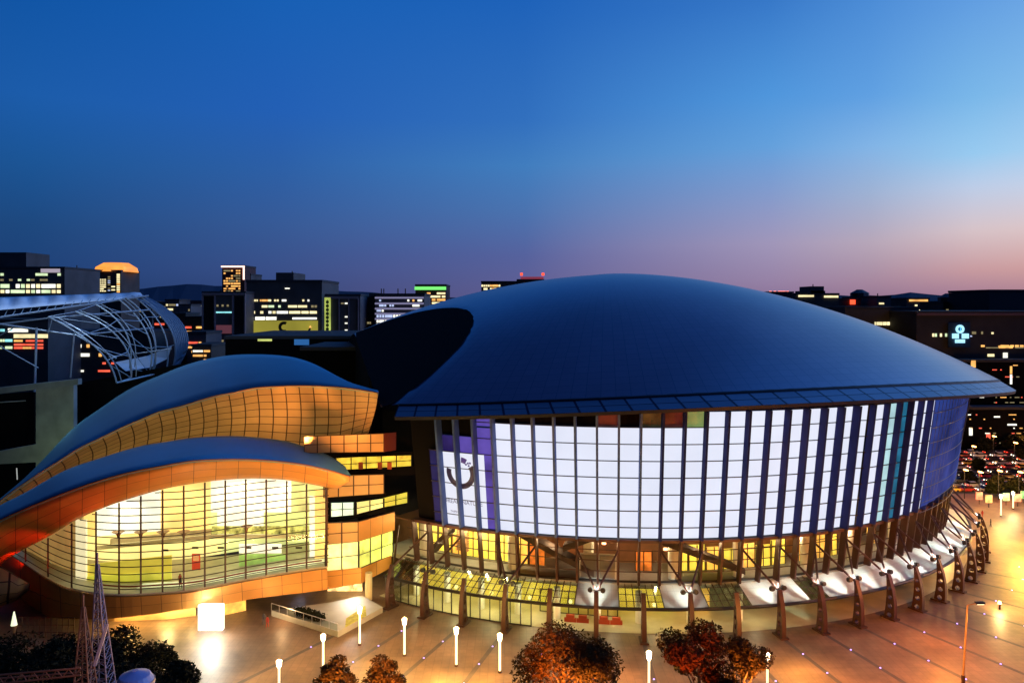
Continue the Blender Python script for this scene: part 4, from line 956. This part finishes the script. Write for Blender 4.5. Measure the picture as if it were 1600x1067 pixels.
# nearer low buildings and street at the right
b = Bld('street_building', 'dark street-side building with scattered small lights below the neon sign building', 1500, 1650, 566, 5.44, .12, BLACKW); b.rows(1515,1600,(570,577,588,596,606,613,620,628),1.4,34,.10,('white','orange','dim','red','dim'),111); b.rect(1578,585,1581,600,wmat('white'),'lit_sign'); b.rect(1578,572,1581,584,wmat('orange'),'lit_sign'); b.rect(1517,563,1524,574,wmat('orange'))
b = Bld('street_building', 'low dark shop row facing the busy street at the right edge', 1490, 1660, 640, 5.28, .1, BLACKW); b.rows(1512,1600,(647,654,661,668,676,684,691),1.5,36,.11,('white','orange','red','dim','orange'),113); b.rect(1514,668,1519,680,wmat('white'),'lit_sign'); b.rect(1541,676,1547,688,wmat('red'),'lit_sign'); b.rect(1574,662,1588,664.5,wmat('white'),'lit_sign'); b.rect(1553,650,1562,652,wmat('white'),'lit_sign')
# behind the lattice canopy
b = Bld('shop_building', 'street building with green, red and white neon strips seen through the lattice canopy', -60, 75, 503, 5.2, .4, WALLB[1])
b.rect(13,513,44,519,wmat('white'),'neon_strip'); b.rect(22,522,75,528,wmat('cream'),'neon_strip'); b.rows(22,68,(531,537,542),3,10,.75,('red','red','orange'),121,.08); b.rows(0,20,(514,530,541),4,5,.6,('cyan','green'),122)
b = Bld('shop_building', 'dark building with small yellow and red lights right of the neon strips', 76, 240, 520, 5.6, .4, WALLB[0]); b.rows(84,160,(538,552),5,12,.3,('cream','orange','white'),123); b.rows(84,180,(566,578,588),3,14,.3,('red','orange','white'),124); b.rect(102,535,107,571,mat('red_pillar', (.4,.05,.03), .6, emit=(.55,.08,.04), es=.8),'red_sign')
# red-lit street houses between the canopy and the ribbed block
for i, (x0, x1, yt, d_, ks) in enumerate([(246,262,474,9,('dim','cream')),(258,280,470,8.5,('dim','cream','blue')),(280,298,478,8,('dim','orange')),(296,318,472,8.8,('cream','dim')),(268,290,492,6.6,('orange','red')),(288,318,498,6.2,('red','orange')),(292,322,522,5.6,('red','red','orange')),(240,270,500,7,('dim','red')),(300,330,542,5.2,('orange','white'))]):
    b = Bld('street_house', ['pale small block at the far left of the gap beside the canopy','far block with cream windows in the middle of the gap','small dim block right of the middle in the gap','far block touching the brown framed office','mid-distance block with orange windows in the gap','mid-distance block with red windows beside the brown framed office','red-lit shop house at the foot of the brown framed office','dim block behind the rounded end of the canopy','low shop house with orange lights in front of the brown framed office'][i], x0, x1, yt, d_, .3, WALLB[i % 4]); b.rows(x0+1,x1-1,range(yt+5,yt+42,7),3,5,.4,ks,130+i)
b = Bld('low_building', 'long flat black building between the hall roof and the billboard block', 352, 570, 530, 4.4, .9, BLACKW)
b.rect(403,529.5,425,533,wmat('lime'),'lit_strip'); b.rect(460,530,483,539,mat('blue_panel', (.05,.2,.5), .6, emit=(.02,.10,.28), es=1),'blue_panel'); b.top(350,400,525,BLACKW)
b = Bld('service_building', 'black service building hidden in shade behind the upper shell roof', 470, 600, 548, 3.75, .5, BLACKW)  # its black is the dark_wall base colour
# faint distant low-rise city
r = random.Random(77); gsets = []
for i in range(70):
    x = r.choice((r.uniform(-80,330), r.uniform(560,760), r.uniform(1430,1680), r.uniform(1380,1680))); d_ = r.uniform(7.5,16)
    wdt = r.uniform(14,34); yt = r.uniform(472,487) if d_ > 10 else r.uniform(480,500)
    b = Bld('far_building', 'one of the many small dark buildings of the far city', x, x+wdt, yt, d_, .4, WALLB[r.randrange(4)], group='small far city buildings')
    b.rows(x+1, x+wdt-1, range(int(yt)+3, int(yt)+22, 5), 1.8, 5, .22, ('dim','cream','orange'), 300+i)
# hills
hl = MB(); rows_ = [[], []]
for i in range(90):
    a = R(-40+80*i/89); dd = 5200; h = 60+70*math.exp(-((i-20)/9)**2)+40*noise.noise((i*.11,0,0))+18*noise.noise((i*.5,3,0)); rows_[0].append((dd*math.sin(a), dd*math.cos(a), -10)); rows_[1].append((dd*math.sin(a)*1.1, dd*math.cos(a)*1.1, S+h))
struct(hl.loft(rows_).build('hills', mat('hill_blue_black', (.03,.05,.09), .95)))

# ------------------------------------------------------------------ neighbouring stadium: lattice canopy and concrete stand
can = thing('lattice_canopy', 'long steel lattice stadium canopy with a pale blue membrane roof', 'canopy')
TUBE = mat('galvanised_tube', (.42,.48,.54), .45, .5)
MEM = mat('membrane_blue_white', (.82,.88,.96), .6)
ribs = []
def rib(tx, ty, bx_, by_, mx, my, d_):
    # C-shaped rib: top (tx,ty) -> bulge (mx,my) -> foot (bx_,by_), all at depth d_
    o = []
    for i in range(17):
        t = i/16; a = (1-t)**2; b_ = 2*t*(1-t); c = t*t
        o.append(P(a*tx+b_*mx+c*bx_, a*ty+b_*my+c*by_, d_))
    return o
spec = [(75,495,182,598,172,540,3.75),(118,487,205,590,212,520,3.85),(150,476,203,575,215,510,3.95),(186,468,233,583,252,520,4.05),(196,465,236,588,262,508,4.12),(208,463,258,588,278,510,4.2),(216,462,268,582,292,508,4.28),(222,462,276,575,304,512,4.36),(214,463,280,570,316,508,4.44),(216,463,281,566,325,512,4.5)]
for s_ in spec:
    rb_ = rib(*s_); ribs.append(rb_); MB().tube(rb_, .20, 6).build('rib', TUBE, can)
    rb2_ = [p+Vector((.75,.9,.2)) for p in rb_]
    if len(ribs) < 5: MB().tube(rb2_, .13, 5).build('rib', TUBE, can)
for i in range(len(ribs)-1):
    for k in (0,5,11,16):
        MB().tube([ribs[i][k], ribs[i+1][k]], .10, 5).build('purlin', TUBE, can)
    for k in range(0,16,4):
        if i < 3: MB().tube([ribs[i][k], ribs[i+1][k+4]], .09, 5).build('brace', TUBE, can)
for (a, b_, d0, d1, rr) in (((-30,500),(232,462),3.7,4.2,.28),((-30,510),(85,496),3.72,3.8,.22),((-30,502),(120,524),3.7,3.85,.3),((120,524),(182,560),3.85,3.9,.28),((120,524),(240,512),3.85,4.1,.22),((85,496),(235,484),3.8,4.1,.22),((-20,530),(60,575),3.66,3.7,.16),((57,512),(54,612),3.72,3.72,.28),((116,520),(110,590),3.8,3.8,.2),((75,496),(150,524),3.78,3.9,.16),((82,497),(75,520),3.78,3.78,.13),((170,558),(268,545),3.95,4.1,.18),((-30,540),(20,513),3.7,3.7,.13),((182,598),(262,580),3.75,4.1,.24)):
    MB().tube([P(*a, d0), P(*b_, d1)], rr, 6).build('chord', TUBE, can)
for i in range(16):
    x = -20+i*13; MB().tube([P(x, 499-(x+20)*.145, 3.75+(x+20)*.002), P(x+6, 487-(x+20)*.125, 3.8+(x+20)*.002)], .10, 5).build('brace', TUBE, can)
mm = MB(); rws = []
for q in range(7):
    f = q/6; rw = []
    for i in range(49):
        t = i/48; x = -40+266*t; ylo = 488-24*t; yhi = 466-9*t+ (6 if t > .97 else 0)
        wv = -6.5*abs(math.sin(t*math.pi*9.0+f*.9))*math.sin(math.pi*min(1,f*1.1))
        dd = 3.72+.55*t+.28*f
        rw.append(P(x+f*4, ylo+(yhi-ylo)*f**.8+wv*(1-t*.4), dd))
    rws.append(rw)
mm.loft(rws).build('membrane_roof', MEM, can, smooth=True, thick=.15)
# pale end screen low in the canopy
MB().loft([[P(180,566,4.15), P(230,556,4.25), P(268,541,4.35)], [P(196,580,4.15), P(235,574,4.25), P(262,560,4.35)]]).build('end_membrane', MEM, can, thick=.2)
CL = mat('ribbed_cladding', (.22,.30,.42), .45, .4)
cl_ = MB(); rr_ = [rib(206+5*i, 462.5-0*i, 268+3.2*i, 582-3.6*i, 296+8.0*i, 506+0.6*i, 4.25+.05*i) for i in range(5)]
for i in range(4):
    for s_ in (.0,.5):
        MB().tube([a.lerp(b_, s_) for a, b_ in zip(rr_[i], rr_[i+1])], .28, 6).build('end_rib', CL, can)
stand = thing('grandstand', 'weathered grey concrete grandstand wall with two dark openings at the left edge', 'grandstand')
def cwall(x0,y0,x1,y1,d_, th=1.2, nm='wall_panel', m=CONC, y0b=None, y1b=None):
    b = MB(); r1 = [P(x0,y0,d_), P(x1,y0b if y0b is not None else y0,d_)]; r0 = [P(x0,y1,d_), P(x1,y1b if y1b is not None else y1,d_)]
    return b.loft([r0, r1]).build(nm, m, stand, thick=th, off=-1)
cwall(-60,612,122,622,3.55,1.6,'top_beam',CONC,592,601)
cwall(56,608,115,742,3.6,1.5,'wall_panel',CONC,600,742)
cwall(-60,716,56,728,3.6,1.5,'lower_beam',CONC,694,722)
cwall(-60,620,54,800,3.78,.5,'recess',BLACKW,612,790)
cwall(113,600,330,800,4.0,.5,'dark_wall',BLACKW,560,700)
MB().tube([P(26,731,3.55),P(27,749,3.55)], .12, 5).build('strip_lamp', mat('dim_strip', (.3,.3,.3), .5, emit=(.4,.4,.38), es=.8), stand)
MB().tube([P(-40,631,3.6),P(40,626,3.6)], .12, 5).build('cable_tray', CONC, stand)
light('POINT', P(90,400,3.55), 9000, (.55,.75,1), None, 1.0)  # unseen point added to brighten the membrane roof and tubes
light('POINT', P(250,430,3.7), 2600, (.55,.75,1), None, 1.0)  # another added point, for the right end of the canopy
light('POINT', P(75,745,3.3), 2600, (.55,.85,.45), None, 1.0)
light('POINT', P(70,650,3.2), 1100, (.25,.6,.75), None, 1.0)

# ------------------------------------------------------------------ TREES
def tree(x, ytop_, d, wpx, label, n=5200, seed=1, name='tree', lm_=LEAFD, leaf=.17, lobes=9, flat=.8, hcr=None, group=None, trunk=True):
    r = random.Random(seed); b = G(x, d, 0); h = (1-(ytop_-475)/1200*d)*S; rad = wpx/1200*d*S/2
    hc = hcr or min(rad*1.7, h*.75); t = thing(name, label, 'tree', b, group); base = h-hc
    if trunk:
        MB().tube([(0,0,0),(.1,.1,base*.6),(0,.1,base+hc*.45)], [max(.16,rad*.09), max(.12,rad*.07), .06], 8).build('trunk', mat('bark', (.08,.055,.04), .9, var=.3, vs=2), t)
        for k in range(5):
            a = k*1.26+r.random(); MB().tube([(0,.05,base*.55+.1*k),(math.cos(a)*rad*.35,math.sin(a)*rad*.35,base+hc*.3),(math.cos(a)*rad*.7,math.sin(a)*rad*.7,base+hc*.55)], [.13,.08,.03], 5).build('limb', mat('bark'), t)
    cl = []
    for k in range(lobes):
        a = r.uniform(0,6.283); q = math.sqrt(r.random())*.72; zz = r.uniform(.18,.82); s_ = r.uniform(.24,.42)
        cl.append((math.cos(a)*q*rad, math.sin(a)*q*rad, base+hc*zz*(1-.25*q), rad*s_))
    cl.append((0,0,base+hc*.5,rad*.6)); cl.append((r.uniform(-.2,.2)*rad,0,base+hc*.80,rad*.38))
    vs_, fs = [], []
    for i in range(n):
        cx, cy, cz, cr = cl[i % len(cl)]
        u = Vector((r.gauss(0,1), r.gauss(0,1), r.gauss(0,1))).normalized()*(cr*(r.random()**.33)*r.choice((1,1,1,1.12)))
        p = Vector((cx,cy,cz))+Vector((u.x,u.y,u.z*flat))
        if p.z > h: p.z = h-r.random()*.4
        a = Vector((r.gauss(0,1), r.gauss(0,1), r.gauss(0,.7))).normalized(); bq = a.cross(Vector((r.gauss(0,1), r.gauss(0,1), r.gauss(0,1)))).normalized(); s_ = leaf*r.uniform(.6,1.4)
        k = len(vs_); vs_ += [p-a*s_*1.3, p+bq*s_*.55, p+a*s_*1.3, p-bq*s_*.55]; fs.append((k,k+1,k+2,k+3))
    me = bpy.data.meshes.new('crown'); me.from_pydata(vs_, [], fs); me.materials.append(lm_); o = bpy.data.objects.new('crown', me); C.objects.link(o); o.parent = t
    return t
LEAFR = mat('leaf_olive', (.045,.028,.010), .9, spec=.1, var=.5, vs=.6)
tree(880, 975, 1.88, 178, 'large round dark tree with orange-lit leaves in the middle of the bottom edge', 12000, 3, lm_=LEAFR, leaf=.17, lobes=14)
tree(1092, 966, 1.88, 132, 'large dark tree right of the middle, left of its lower neighbour', 9000, 4, lm_=LEAFR, leaf=.17, lobes=11)
tree(1158, 994, 1.80, 98, 'lower dark tree with orange-lit edge beside the white lamp post', 6000, 5, lm_=LEAFR, leaf=.16, lobes=9)
tree(525, 1022, 1.90, 72, 'small brown orange-lit tree, left one of the pair at the bottom', 4200, 6, lm_=LEAFR, leaf=.15)
tree(598, 1022, 1.90, 78, 'small brown orange-lit tree, right one of the pair at the bottom', 4200, 7, lm_=LEAFR, leaf=.15)
for x, d_, z, pw, c, tx, ty, td in ((850,1.66,2.6,26000,(1,.19,.02),865,1030,1.86),(915,1.655,2.6,24000,(1,.30,.04),905,1040,1.86),(1185,1.66,3.0,22000,(1,.28,.035),1170,1040,1.80),(1085,1.66,3.4,12000,(1,.10,.012),1080,1000,1.86),(525,1.74,3.0,12000,(1,.30,.04),528,1045,1.90),(602,1.74,3.0,15000,(1,.28,.04),600,1045,1.90)):
    light('SPOT', G(x, d_, z), pw*2.8, c, None, .3, P(tx,ty,td), 48, .9, name='tree_fill')  # unseen spots added in front of the crowns for their orange glow
for i, (x, yt, d_, w_, s_) in enumerate([(20,1000,2.05,170,11),(105,1000,2.0,150,12),(185,982,2.0,130,13),(240,1003,1.95,110,14),(60,1025,1.75,200,15),(185,1040,1.7,170,16),(275,1030,1.8,80,17)]):
    tree(x, yt, d_, w_, ['dark tree at the left edge below the shell foot','dark tree left of the steel masts','dark tree right behind the steel masts, below the lit soffit','dark tree whose right side reaches the bright doorway pool','near dark tree crown in the bottom left corner','near dark tree crown beside the round tank','slim dark tree at the right end of the dark thicket'][i], 4200, s_, leaf=.19, lobes=9)
for i, (x, yt, d_, w_) in enumerate([(1540,686,5.17,50),(1588,680,5.17,56),(1556,742,4.02,44),(1590,748,3.97,36),(1515,735,4.25,26),(1604,704,4.84,44),(1530,716,4.48,26)]):
    tree(x, yt, d_, w_, ['dark street tree beyond the road, left of the far pair','dark street tree beyond the road, right of the far pair','dark street tree between the road and the far plaza','dark street tree at the right edge above the far plaza','small dark street tree right behind the last pylons','dark street tree at the right edge beyond the road','small dark street tree in the middle of the traffic'][i], 1500, 40+i, leaf=.42, lobes=7)

# ------------------------------------------------------------------ lattice masts at bottom left
def lattice(name, label, xt, yt, xb0, xb1, yb, d_, m, secs=13, taper=None):
    tp_ = P(xt, yt, d_); k = (1275-yb)/(yb-yt); wt = 3/1200*d_*S
    wb = (xb1-xb0)/1200*d_*S*(1+k*.9); xbm = G((xb0+xb1)/2, d_).x; 
    t = thing(name, label, 'mast', (tp_.x+(xbm-tp_.x)*(1+k), d_*S, 0)); H = tp_.z
    def cn(i, f):
        wd = (wb+(wt-wb)*f)/2; ox = (tp_.x-t.location.x)*f; s1, s2 = ((-1,-1),(1,-1),(1,1),(-1,1))[i % 4]; return Vector((ox+s1*wd, s2*wd, H*f))
    for i in range(4): MB().tube([cn(i,0), cn(i,1)], .085, 5).build('leg', m, t)
    for s_ in range(secs*2):
        f0, f1 = s_/(secs*2), (s_+1)/(secs*2); mb = MB()
        for i in range(4): mb.tube([cn(i,f0), cn(i+1,f1)], .045, 4, False); mb.tube([cn(i,f1), cn(i+1,f1)], .04, 4, False)
        mb.build('bracing', m, t)
    MB().tube([(tp_.x-t.location.x,0,H),(tp_.x-t.location.x,0,H+1.2)], .1, 5).build('tip', m, t)
    return t
RST = mat('rust_steel', (.30,.15,.08), .7, .3, var=.3, vs=.6); LAV = mat('grey_steel', (.30,.26,.30), .6, .4)
lattice('lattice_mast', 'shorter rust-coloured steel lattice mast at the bottom left', 130, 948, 122, 144, 1067, 1.5, RST)
lattice('lattice_mast', 'taller grey-brown steel lattice mast at the bottom left, right of the rust one', 152, 882, 148, 172, 1067, 1.54, LAV)
bo = thing('lattice_boom', 'horizontal rust lattice boom reaching in from the left edge to the steel masts', 'boom', P(60,1055,1.47))
def bl(x, y, dy=0): return P(x, y, 1.47+dy)-bo.location
for y0, y1, dy in ((1057,1043,0),(1072,1054,0),(1062,1050,.02)): MB().tube([bl(-40,y0,dy), bl(126,y1,dy)], .09, 5).build('chord', RST, bo)
for i in range(9):
    x = -40+i*18.4; f = (x+40)/166; ya, yb_ = 1057-14*f, 1072-18*f; mb = MB().tube([bl(x,ya), bl(x+9.2,yb_-.8)], .05, 4).tube([bl(x+9.2,yb_-.8), bl(x+18.4,ya-1.5)], .05, 4); mb.build('lacing', RST, bo)
st_ = thing('guy_strut', 'pale slanting twin steel strut leaning between the two lattice masts', 'strut', G(140,1.5))
for q in (0,1.4): MB().tube([P(146+q*2,1040,1.5)-st_.location, P(166+q*2,975,1.52)-st_.location], .09, 5).build('tube', mat('pale_steel', (.5,.45,.55), .5, .4), st_)
light('POINT', P(150,1035,1.36), 260, (1,.5,.35), None, .3); light('POINT', P(60,1080,1.36), 160, (1,.35,.2), None, .3)
tk = thing('round_tank', 'blue-white domed tank top at the bottom left', 'tank', G(211,1.6))
zt = P(211,1047,1.6).z; MB().tube([(0,0,0),(0,0,zt-1.2),(0,0,zt-.45),(0,0,zt)], [1.9,1.9,1.5,.3], 20).build('shell', mat('tank_blue', (.22,.32,.60), .35), tk); MB().tube([(0,0,zt-1.25),(0,0,zt-1.05)], [1.97,1.95], 20).build('rim', mat('tank_rim', (.6,.4,.25), .5), tk)
# pennant-like lamp at the left
fg = thing('post_light', 'thin post with cone-shaped white lamp before the amber wall, far left', 'lamp post', G(22,2.28))
zt = P(22,955,2.28).z; MB().tube([(0,0,0),(0,0,zt-3.2)], .13, 6).build('pole', FRAME, fg); MB().tube([(0,0,zt-2.0),(0,0,zt)], [.45,.08], 10).build('lamp_cone', mat('cone_lamp', (.8,.8,.6), .5, emit=(.85,.95,.6), es=1.2), fg); MB().tube([(0,0,zt-3.2),(0,0,zt-2.0)], [.1,.5], 10).build('lamp_cup', mat('pole_amber'), fg)
# mesh fence in front of the amber wall
fe = thing('mesh_fence', 'dark mesh fence before the amber-lit wall at the far left', 'fence', G(70,2.30))
for i in range(11):
    p = G(26+9*i, 2.30)-fe.location; MB().tube([p, p+Vector((0,0,3.2))], .06, 5).build('post', FRAME, fe)
for z in (.9,2.0,3.1): MB().tube([G(26,2.30,z)-fe.location, G(116,2.30,z)-fe.location], .05, 5).build('rail', FRAME, fe)

# ------------------------------------------------------------------ people
def person(loc, h, label, cm, rz=0., stride=.18, cat='person'):
    k = h/1.75
    J = {'pel':(0,0,.95),'ch':(0,0,1.25),'nk':(0,0,1.48),'hd':(0,-.01,1.62),'ht':(0,0,1.74),'sl':(-.19,0,1.42),'el':(-.25,.03,1.14),'wl':(-.24,-.1,.9),'sr':(.19,0,1.42),'er':(.25,.03,1.14),'wr':(.24,-.06,.9),
         'hl':(-.1,0,.92),'kl':(-.11,-stride*.6,.5),'al':(-.11,-stride,.08),'tl':(-.11,-stride-.16,.04),'hr':(.1,0,.92),'kr':(.11,stride*.3,.5),'ar':(.11,stride,.08),'tr':(.11,stride-.16,.04)}
    E_ = [('pel','ch'),('ch','nk'),('nk','hd'),('hd','ht'),('nk','sl'),('sl','el'),('el','wl'),('nk','sr'),('sr','er'),('er','wr'),('pel','hl'),('hl','kl'),('kl','al'),('al','tl'),('pel','hr'),('hr','kr'),('kr','ar'),('ar','tr')]
    rd = {'pel':.15,'ch':.16,'nk':.065,'hd':.10,'ht':.08,'sl':.075,'el':.05,'wl':.04,'sr':.075,'er':.05,'wr':.04,'hl':.1,'kl':.065,'al':.05,'tl':.04,'hr':.1,'kr':.065,'ar':.05,'tr':.04}
    ks = list(J); me = bpy.data.meshes.new('body'); me.from_pydata([tuple(c*k for c in J[q]) for q in ks], [(ks.index(a), ks.index(b)) for a, b in E_], [])
    me.materials.append(cm); o = bpy.data.objects.new('body', me); C.objects.link(o); md = o.modifiers.new('skin', 'SKIN')
    for i, q in enumerate(ks): me.skin_vertices[0].data[i].radius = (rd[q]*k, rd[q]*k)
    me.skin_vertices[0].data[0].use_root = True
    sb = o.modifiers.new('sub', 'SUBSURF'); sb.levels = sb.render_levels = 1
    t = thing('person', label, cat, loc, rz=rz); o.parent = t
    MB().tube([(0,.01,1.64*k),(0,.01,1.72*k),(0,.01,1.77*k)], [.115*k,.11*k,.05*k], 8).build('hair', mat('hair_black', (.02,.015,.01), .6), t)
    return t
RC = mat('red_coat', (.45,.05,.04), .8); BC = mat('dark_clothes', (.05,.05,.07), .8)
c = gp(267, ZB); person(c+Vector((0,3.2,0)), 1.75, 'person in a red top behind the hall glass', RC, .4)
c = gp(275, ZB); person(c+Vector((0,1.6,0)), 1.7, 'person in dark clothes close to the hall glass', BC, -.5)
person(G(412,2.40), 1.75, 'person in dark clothes standing at the doorway beside the terrace railing', BC, .3)
person(G(418,2.38), 1.7, 'person in red beside the darker person at the terrace railing', RC, -.3)
person(G(1548,3.45), 1.75, 'person walking on the yellow far plaza', BC, .9); person(G(1535,3.6), 1.7, 'person in red standing on the far plaza near the last pylons', RC, .2)

# ------------------------------------------------------------------ cars
def car(loc, rz, m, label, grp='cars on the busy street'):
    t = thing('parked_car' if False else 'car', label, 'car', loc, grp, rz)
    sec = [(-2.2,.35,.72),(-2.1,.30,.92),(-1.5,.28,1.0),(-.4,.28,1.02),(1.2,.28,.95),(2.0,.30,.8),(2.2,.36,.62)]; rows_ = []
    for x, zb, zt in sec: rows_.append([(x,-.86,zb),(x,-.9,(zb+zt)/2),(x,-.8,zt),(x,.8,zt),(x,.9,(zb+zt)/2),(x,.86,zb),(x,-.86,zb)])
    b = MB().loft(rows_); b.poly(rows_[0][:6]); b.poly(rows_[-1][:6][::-1]); b.build('body', m, t)
    cb = [[(-1.9,-.78,.98),(-1.3,-.66,1.42),(.2,-.66,1.45),(1.1,-.78,.98)],[(-1.9,.78,.98),(-1.3,.66,1.42),(.2,.66,1.45),(1.1,.78,.98)]]
    b = MB().loft(cb); b.poly(cb[0]); b.poly(cb[1][::-1]); b.build('cabin', mat('car_glass', (.02,.02,.025), .1), t)
    MB().quad((-1.3,-.66,1.46),(.2,-.66,1.49),(.2,.66,1.49),(-1.3,.66,1.46)).build('roof', m, t, thick=.05)
    for x in (-1.35,1.35):
        for y in (-.85,.85): MB().tube([(x,y-.1,.32),(x,y+.1,.32)], .32, 12).build('wheel', mat('tyre', (.02,.02,.02), .8), t)
    for y in (-.62,.62):
        MB().box((2.19,y,.66), (.08,.34,.16)).build('headlight', mat('headlight', (.9,.9,.8), .4, emit=(1,.92,.7), es=9), t)
        MB().box((-2.2,y,.74), (.08,.34,.16)).build('tail_light', mat('tail_light', (.5,.02,.02), .4, emit=(1,.05,.02), es=7), t)
    return t
paints = [mat('paint_silver', (.35,.35,.37), .35, .6), mat('paint_white', (.6,.6,.6), .35), mat('paint_dark', (.03,.03,.04), .3, .3), mat('paint_yellow', (.7,.42,.03), .35), mat('paint_red', (.35,.02,.02), .35)]
base_cars = [car((0,0,-50), 0, p_, 'x') for p_ in paints]
r = random.Random(12); nc = 0
cn_ = ['silver','white','dark','yellow','dark red']
for lane, yy in enumerate((4.10,4.20,4.31,4.42,4.54,4.66,4.78,4.90,5.02,5.12)):
    x = 1486+(lane*7)%19
    while x < 1640:
        k = r.randrange(5); o = copy_tree(base_cars[k]); o.location = G(x, yy, .02); o.rotation_euler = (0,0, 0 if lane % 2 else math.pi)
        o['label'] = cn_[k]+(' car with glowing red tail lights or headlights in the street traffic'); o['group'] = cn_[k]+' cars in the street traffic'
        x += r.uniform(20,34); nc += 1
for x, y, k in ((1500,.0,1),): pass
for o in base_cars:
    for ch in list(o.children): bpy.data.objects.remove(ch)
    bpy.data.objects.remove(o)
o = None
for i, (x, d_) in enumerate(((1507,3.95),(1530,3.9),(1560,3.93),(1592,3.9),(1520,4.60),(1552,4.95),(1585,4.72),(1602,5.1))):
    t = thing('street_light', 'orange street light along the busy road at the right', 'street light', G(x, d_, 0), 'orange street lights along the road')
    MB().tube([(0,0,0),(0,0,7.5)], .12, 6).build('pole', DARK, t); MB().box((0,-.6,7.5), (.5,1.4,.25)).build('lamp_head', mat('sodium_lamp', (.8,.4,.1), .4, emit=(1,.42,.10), es=14), t)
    l = light('POINT', G(x, d_, 6.8), 2600, (1,.36,.08), None, .3)
# small shrubs and signs of the far plaza edge
for i, (x, d_, c) in enumerate(((1545,3.78,'orange'),(1572,3.82,'green'),(1590,3.80,'red'),(1600,3.86,'green'),(1530,3.84,'red'))):
    t = thing('lit_sign', ['orange lit box sign at the far plaza edge','green lit box sign between the orange and red ones','red lit box sign at the far plaza edge, right of the green one','green lit box sign at the right edge','red lit box sign near the last pylons'][i], 'sign', G(x, d_, 0))
    MB().tube([(0,0,0),(0,0,1.2)], .08, 5).build('post', DARK, t); MB().box((0,0,2.1), (1.6,.25,1.9)).build('panel', mat('lit_sign_'+c, (.3,.3,.3), .5, emit={'orange':(1,.4,.08),'green':(.12,.6,.15),'red':(1,.1,.06)}[c], es=1.2, var=.6, vs=.9), t)
